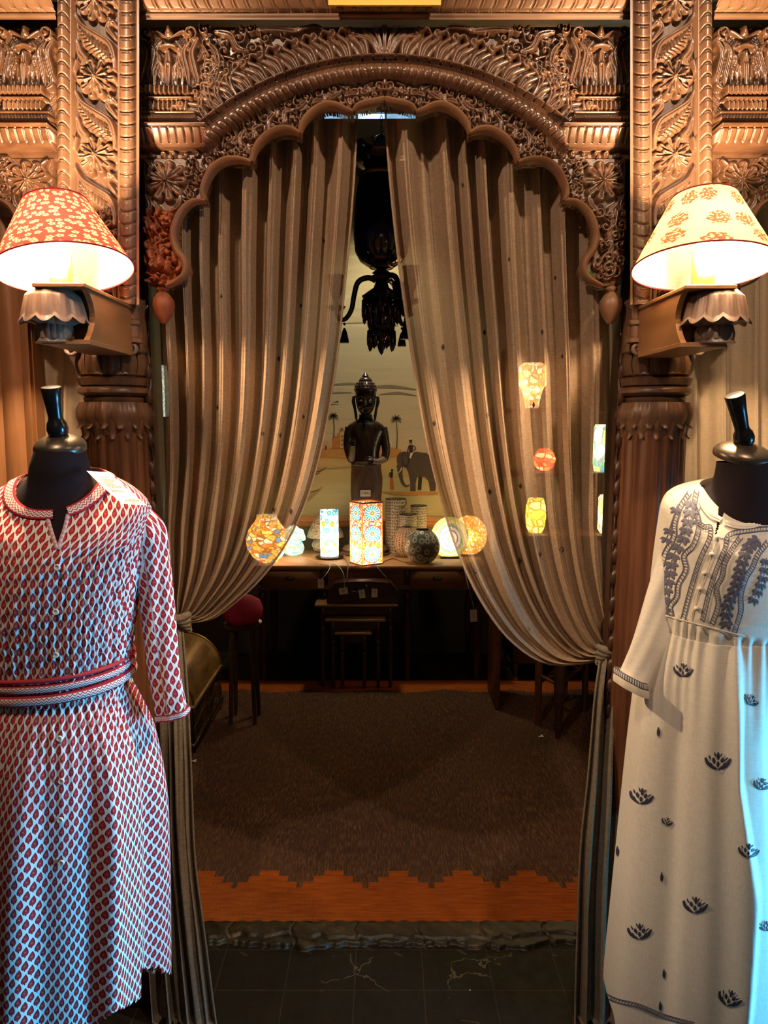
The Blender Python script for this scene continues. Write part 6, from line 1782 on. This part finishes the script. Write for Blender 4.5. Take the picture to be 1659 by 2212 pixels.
# dark cabinet on castors further back
cf = leg_at(1113, 1468)
t = thing('castor_cabinet', (cf.x+.22, cf.y+.2, 0), 'dark low cabinet on brass castors behind the right curtain, right of the nest of tables', 'cabinet')
b = MB(); b.box((cf.x+.22, cf.y+.19, .36), (.48, .40, .46), bev=.006); b.build('cabinet_body', M['darkwood'], t)
for (dx_, dy_) in ((0, 0), (.44, 0), (0, .38), (.44, .38)):
    b = MB(); x, y = cf.x+dx_, cf.y+dy_; b.lathe((x, y, .045), [(.010, 0), (.014, .02), (.018, .05), (.018, .085)], 12); lg = b.build('castor_leg', M['darkwood'], t)
    b = MB(); b.M = Matrix.Translation((x, y, .022)) @ Matrix.Rotation(PI/2, 4, 'X'); b.lathe((0, 0, -.008), [(.0, 0), (.019, 0), (.021, .004), (.021, .012), (.019, .016), (0, .016)], 18); b.M = Matrix.Identity(4); b.lathe((x, y, .022), [(.016, .0), (.014, .024)], 12); b.build('brass_castor', M['brass'], lg)

# ------------------------------------------------------------------ shelves and lamps at the right
ys = 3.95
xs0, xs1 = W(1085, 1000, ys).x, W(1440, 1000, ys).x
t = thing('shelf_unit', ((xs0+xs1)/2, ys+.16, 0), 'wooden shelf unit behind the right curtain, holding small lit lamps', 'shelf')
zsh = [W(1200, y_, ys).z for y_ in (882, 1022, 1158, 1235)]
for z_ in zsh:
    b = MB(); b.box(((xs0+xs1)/2, ys+.16, z_-.01), (xs1-xs0, .32, .02), bev=.003); b.build('shelf_board', M['deskwood'], t)
for xx in (xs0, xs1):
    b = MB(); b.box((xx, ys+.16, (zsh[0]+.33)/2), (.025, .32, zsh[0]+.27), bev=.003); b.build('side_panel', M['deskwood'], t)
def shelf_lamp(px, z_, prof, mat, label, power, name='mosaic_lamp', col=(1, .75, .4), yy=None):
    Y_ = yy or ys+.12; c = Vector((W(px, 1000, Y_).x, Y_, z_)); q_ = S(Y_)
    t = thing(name, c, label, 'lamp')
    b = MB(); b.lathe(c, [(a*q_, z*q_) for a, z in prof], 36, cap=False); b.build('mosaic_shade', mat, t)
    b = MB(); b.lathe(c, [(prof[0][0]*q_*.8, 0), (prof[0][0]*q_, .006), (prof[0][0]*q_*.9, .010), (0, .010)], 24); b.build('base', M['lampbase'], t)
    inner_light(t, c+Vector((0, 0, prof[-1][1]*q_*.5)), power, col)
ball = [(10, 2), (20, 12), (24, 26), (20, 40), (10, 50)]
shelf_lamp(1146, zsh[0], [(14, 0), (17, 20), (22, 40), (29, 50), (29, 88), (20, 96)], glow('orange_pierced_glass', [(.95, .75, .45), (.95, .5, .15), (.9, .35, .08), (.95, .9, .7)], 'chips', 3.2, sc=13), 'orange lit mosaic lamp on the top shelf, glowing through the right curtain', 3)
shelf_lamp(1176, zsh[1], ball, glow('red_glass', [(.85, .12, .04), (.9, .3, .08), (.8, .08, .03), (.95, .7, .4)], 'chips', 3.0, sc=7), 'small red lit ball lamp on the second shelf, glowing through the right curtain', 2, col=(1, .4, .2))
shelf_lamp(1160, zsh[2], [(14, 0), (20, 14), (22, 34), (21, 60), (16, 76)], glow('yellow_glass', [(.9, .7, .10), (.95, .85, .3), (.85, .55, .05), (.9, .85, .5)], 'chips', 3.2, sc=6), 'yellow lit lamp on the third shelf, glowing through the right curtain', 3, col=(1, .8, .2))
shelf_lamp(1306, zsh[1], [(22, 0), (25, 20), (25, 95), (22, 102)], glow('green_white_glass', [(.85, .90, .80), (.15, .55, .30), (.10, .45, .60), (.9, .9, .8), (.8, .8, .2)], 'chips', 6.0, sc=8), 'lit white and green cylinder lamp on the second shelf beside the right jamb', 3, col=(.9, 1, .8), yy=ys+.10)
shelf_lamp(1318, zsh[2], [(16, 0), (22, 10), (22, 78), (18, 84)], glow('white_amber_glass', [(.95, .88, .70), (.95, .80, .5), (.95, .9, .8), (.9, .6, .3)], 'chips', 6.0, sc=8), 'lit white and amber cylinder lamp on the third shelf beside the right jamb', 3, yy=ys+.10)
b = MB(); a = W(1300, 775, ys+.02); d = W(1350, 878, ys+.02); c_ = ((a.x+d.x)/2, ys+.05, (a.z+d.z)/2); b.box(c_, (d.x-a.x, .03, a.z-d.z), bev=.003)
o = b.build('patterned_panel', pierced('dark_patterned_panel', (.10, .07, .04), (.34, .27, .17), 26), None, loc=(c_[0], c_[1], d.z)); tag(o, 'dark panel with a small pale geometric pattern, seen beside the right jamb', 'panel')

# ------------------------------------------------------------------ left side bits
Yr = 3.70
p = W(515, 1345, Yr); t = thing('cushioned_stool', (p.x, Yr+.12, 0), 'low stool with a crimson cushion below the left curtain, left of the desk', 'stool')
M['crimson'] = plain('crimson_velvet', (.42, .012, .05), .8, sc=60, var=.3)
b = MB(); zc_ = p.z
b.lathe((p.x, Yr+.12, zc_), [(.0, -.03), (.075, -.03), (.10, .0), (.105, .04), (.09, .085), (.05, .11), (0, .115)], 40, mod=lambda t, z, r: 1+.03*math.sin(4*t)); b.build('cushion', M['crimson'], t)
b = MB(); b.lathe((p.x, Yr+.12, zc_), [(.09, -.055), (.10, -.045), (.10, -.03), (0, -.03)], 32); b.build('seat', M['darkwood'], t)
for k in range(4):
    a = PI/4+k*PI/2; b = MB(); b.tube([(p.x+.07*math.cos(a), Yr+.12+.07*math.sin(a), zc_-.05), (p.x+.09*math.cos(a), Yr+.12+.09*math.sin(a), .0265)], [.014, .010], 10); b.build('leg', M['darkwood'], t)
Yt = 2.9; p = W(350, 900, Yt); q_ = S(Yt)
t = thing('hanging_lantern', p, 'white patterned lantern glowing in the gap between the left jamb and curtain', 'lantern')
b = MB(); b.lathe(p, [(14*q_, 0), (16*q_, 30*q_), (16*q_, 80*q_), (13*q_, 108*q_)], 30, cap=False); b.build('patterned_shade', glow('white_print_shade', [(.80, .85, .70), (.5, .55, .40), (.85, .9, .8), (.4, .45, .3)], 'chips', .55, sc=30), t)
b = MB(); b.tube([(p.x, p.y, p.z+105*q_), (p.x, p.y, 3.29)], .003, 6); b.lathe(p, [(14*q_, 106*q_), (5*q_, 112*q_), (2*q_, 118*q_)], 20); b.build('cord', M['cable'], t)

# ------------------------------------------------------------------ chandelier
YH = 3.20; q = S(YH)
def glassmat():
    b = NB('cobalt_glass'); return b.fin((.005, .008, .085), .04, 0, None, 1.0, **{'IOR': 1.6, 'Coat Weight': .6, 'Coat Roughness': .03})
def glassmat2():
    b = NB('black_blue_crystal'); return b.fin((.010, .006, .022), .05, 0, None, .9)
M['cobalt'] = glassmat(); M['crystal'] = glassmat2()
cc = W(824, 600, YH)
def hz(py): return W(814, py, YH).z
ch = thing('glass_chandelier', (cc.x, YH, hz(768)), 'dark blue glass chandelier with a big globe and hanging prisms, between the curtains', 'chandelier')
def HL(name, pr, mat, n=40, mod=None, x=0, y=0):
    b = MB(); b.lathe((cc.x+x, YH+y, 0), [(r_*q, hz(py)) for r_, py in pr], n, mod=mod, cap=False); return b.build(name, mat, ch)
HL('glass_globe', [(10, 582), (26, 578), (44, 566), (55, 545), (58, 510), (57, 460), (52, 415), (46, 382)], M['cobalt'], 56)
HL('gilt_rim', [(45, 388), (48, 384), (48, 378), (45, 376)], M['brass'])
HL('glass_dish', [(8, 372), (30, 368), (60, 350), (76, 330), (78, 326), (60, 340), (30, 352), (12, 352), (10, 330), (22, 318), (26, 305), (12, 296), (4, 290)], M['cobalt'], 48, mod=lambda t, z, r: 1+.03*abs(math.sin(9*t)))
HL('gilt_rim', [(19, 604), (22, 600), (21, 596), (18, 597)], M['brass'], 24)
HL('highlight_ring', [(24, 580), (27, 577), (25, 574)], M['brass'], 24)  # brass ring added for the bright highlight along the globe's bottom edge
HL('stem', [(8, 376), (8, 340)], M['crystal'], 20); HL('stem', [(10, 612), (18, 604), (12, 596), (20, 590), (10, 582)], M['crystal'], 24)
HL('lower_bowl', [(3, 700), (8, 690), (14, 676), (24, 664), (36, 648), (40, 640), (30, 632), (16, 622), (12, 610)], M['crystal'], 40, mod=lambda t, z, r: 1+.05*abs(math.sin(8*t)))
HL('finial', [(0, 768), (5, 760), (9, 748), (6, 738), (12, 728), (26, 712), (28, 706), (10, 698), (4, 690)], M['crystal'], 30, mod=lambda t, z, r: 1+.06*abs(math.sin(6*t)))
b = MB()
for k in range(26):
    pz = 290-k*11.0; z_ = hz(pz) if pz > -80 else hz(-80)+(k-33)*.02
    ax = k % 2
    b.tube([(cc.x+(.0055*math.cos(a) if ax else 0), YH+(0 if ax else .0055*math.cos(a)), z_+.0135*math.sin(a)) for a in [2*PI*i/12 for i in range(13)]], .0016, 6, cap=False)
b.build('chain', M['brass'], ch)
zt_ = hz(290-25*11)
b = MB(); b.tube([(cc.x, YH, zt_), (cc.x, YH, 3.30)], .003, 6); b.lathe((cc.x, YH, 3.23), [(.0, 0), (.05, .02), (.06, .07)], 24); b.build('ceiling_rod', M['brass'], ch)
for k in (0, 1, 2):
    a = math.radians((180, 55, -52)[k])
    ux, uy = math.cos(a), math.sin(a)
    pts = []
    for (rr, py) in ((14, 606), (34, 600), (58, 610), (68, 640), (74, 668), (88, 688), (104, 690), (112, 674)):
        pts.append((cc.x+rr*q*ux*.85, YH+rr*q*uy, hz(py)))
    b = MB(); P_ = spline(pts, 30); b.tube([tuple(p) for p in P_], [.0125*(1-.3*i/29) for i in range(30)], 12); ar = b.build('glass_arm', M['crystal'], ch)
    ex, ey = cc.x+112*q*ux*.85, YH+112*q*uy
    b = MB(); b.lathe((ex, ey, hz(674)), [(.006, 0), (.034, .012), (.040, .022), (.012, .026), (.012, .05), (.026, .08), (.030, .13), (.034, .15)], 24, cap=False, mod=lambda t, z, r: 1+.04*abs(math.sin(6*t))); b.build('candle_cup', M['cobalt'], ar)
    mx_, my_ = cc.x+92*q*ux*.85, YH+92*q*uy
    b = MB(); b.ell((mx_, my_, hz(700)), (.006, .006, .006), 10, 6); b.lathe((mx_, my_, hz(741)), [(.0, .0), (.020, 0), (.019, .012), (.011, .045), (.005, .06), (0, .064)], 10); b.build('tassel_drop', M['crystal'], ar)
def prism(x, y, z, L, r):
    b = MB(); b.lathe((x, y, z), [(0, -L), (r*.9, -L+.014), (r, -L*.5), (r*.8, -.006), (0, 0)], 6, sy=.6); b.build('prism', M['crystal'], ch)
for (n_, rr, py, L) in ((16, 38, 646, 52), (12, 26, 660, 58), (12, 27, 712, 46)):
    for k in range(n_):
        a = 2*PI*k/n_+.1; prism(cc.x+rr*q*math.cos(a)+(.02 if 0 else 0), YH+rr*q*math.sin(a), hz(py), L*q*(1 if k % 2 else .85), .0095)
# small blue-white tube light above
p = W(800, 251, 3.75); b = MB(); b.tube([(p.x-.22, 3.75, p.z), (p.x+.22, 3.75, p.z)], .010, 10)
t = thing('tube_light', (p.x, 3.75, p.z), 'thin blue-white light tube near the ceiling above the chandelier', 'light')
b.build('tube', bulb_mat('blue_tube', (.30, .62, 1.0), 5), t)
b = MB(); b.box((p.x, 3.77, p.z+.03), (.56, .05, .03), bev=.004); b.tube([(p.x-.2, 3.77, p.z+.04), (p.x-.2, 3.77, 3.30)], .004, 6); b.tube([(p.x+.2, 3.77, p.z+.04), (p.x+.2, 3.77, 3.30)], .004, 6); b.build('housing', M['black_paint'], t)
# litter on the rug
for (x, y, r_, lab) in ((1168, 1592, .5, 'tiny white paper scrap on the rug beside the chair'), (417, 1645, .2, 'tiny white paper scrap on the rug near the chest')):
    g = leg_at(x, y); b = MB(); g.z = .031
    b.grid(lambda u, v: (g.x+(u-.5)*.030*math.cos(r_)-(v-.5)*.012*math.sin(r_), g.y+(u-.5)*.030*math.sin(r_)+(v-.5)*.02, g.z+.003*math.sin(5*u+3*v)), 6, 3)
    o = b.build('paper_scrap', M['paper'], None, loc=(g.x, g.y, .029)); tag(o, lab, 'paper')
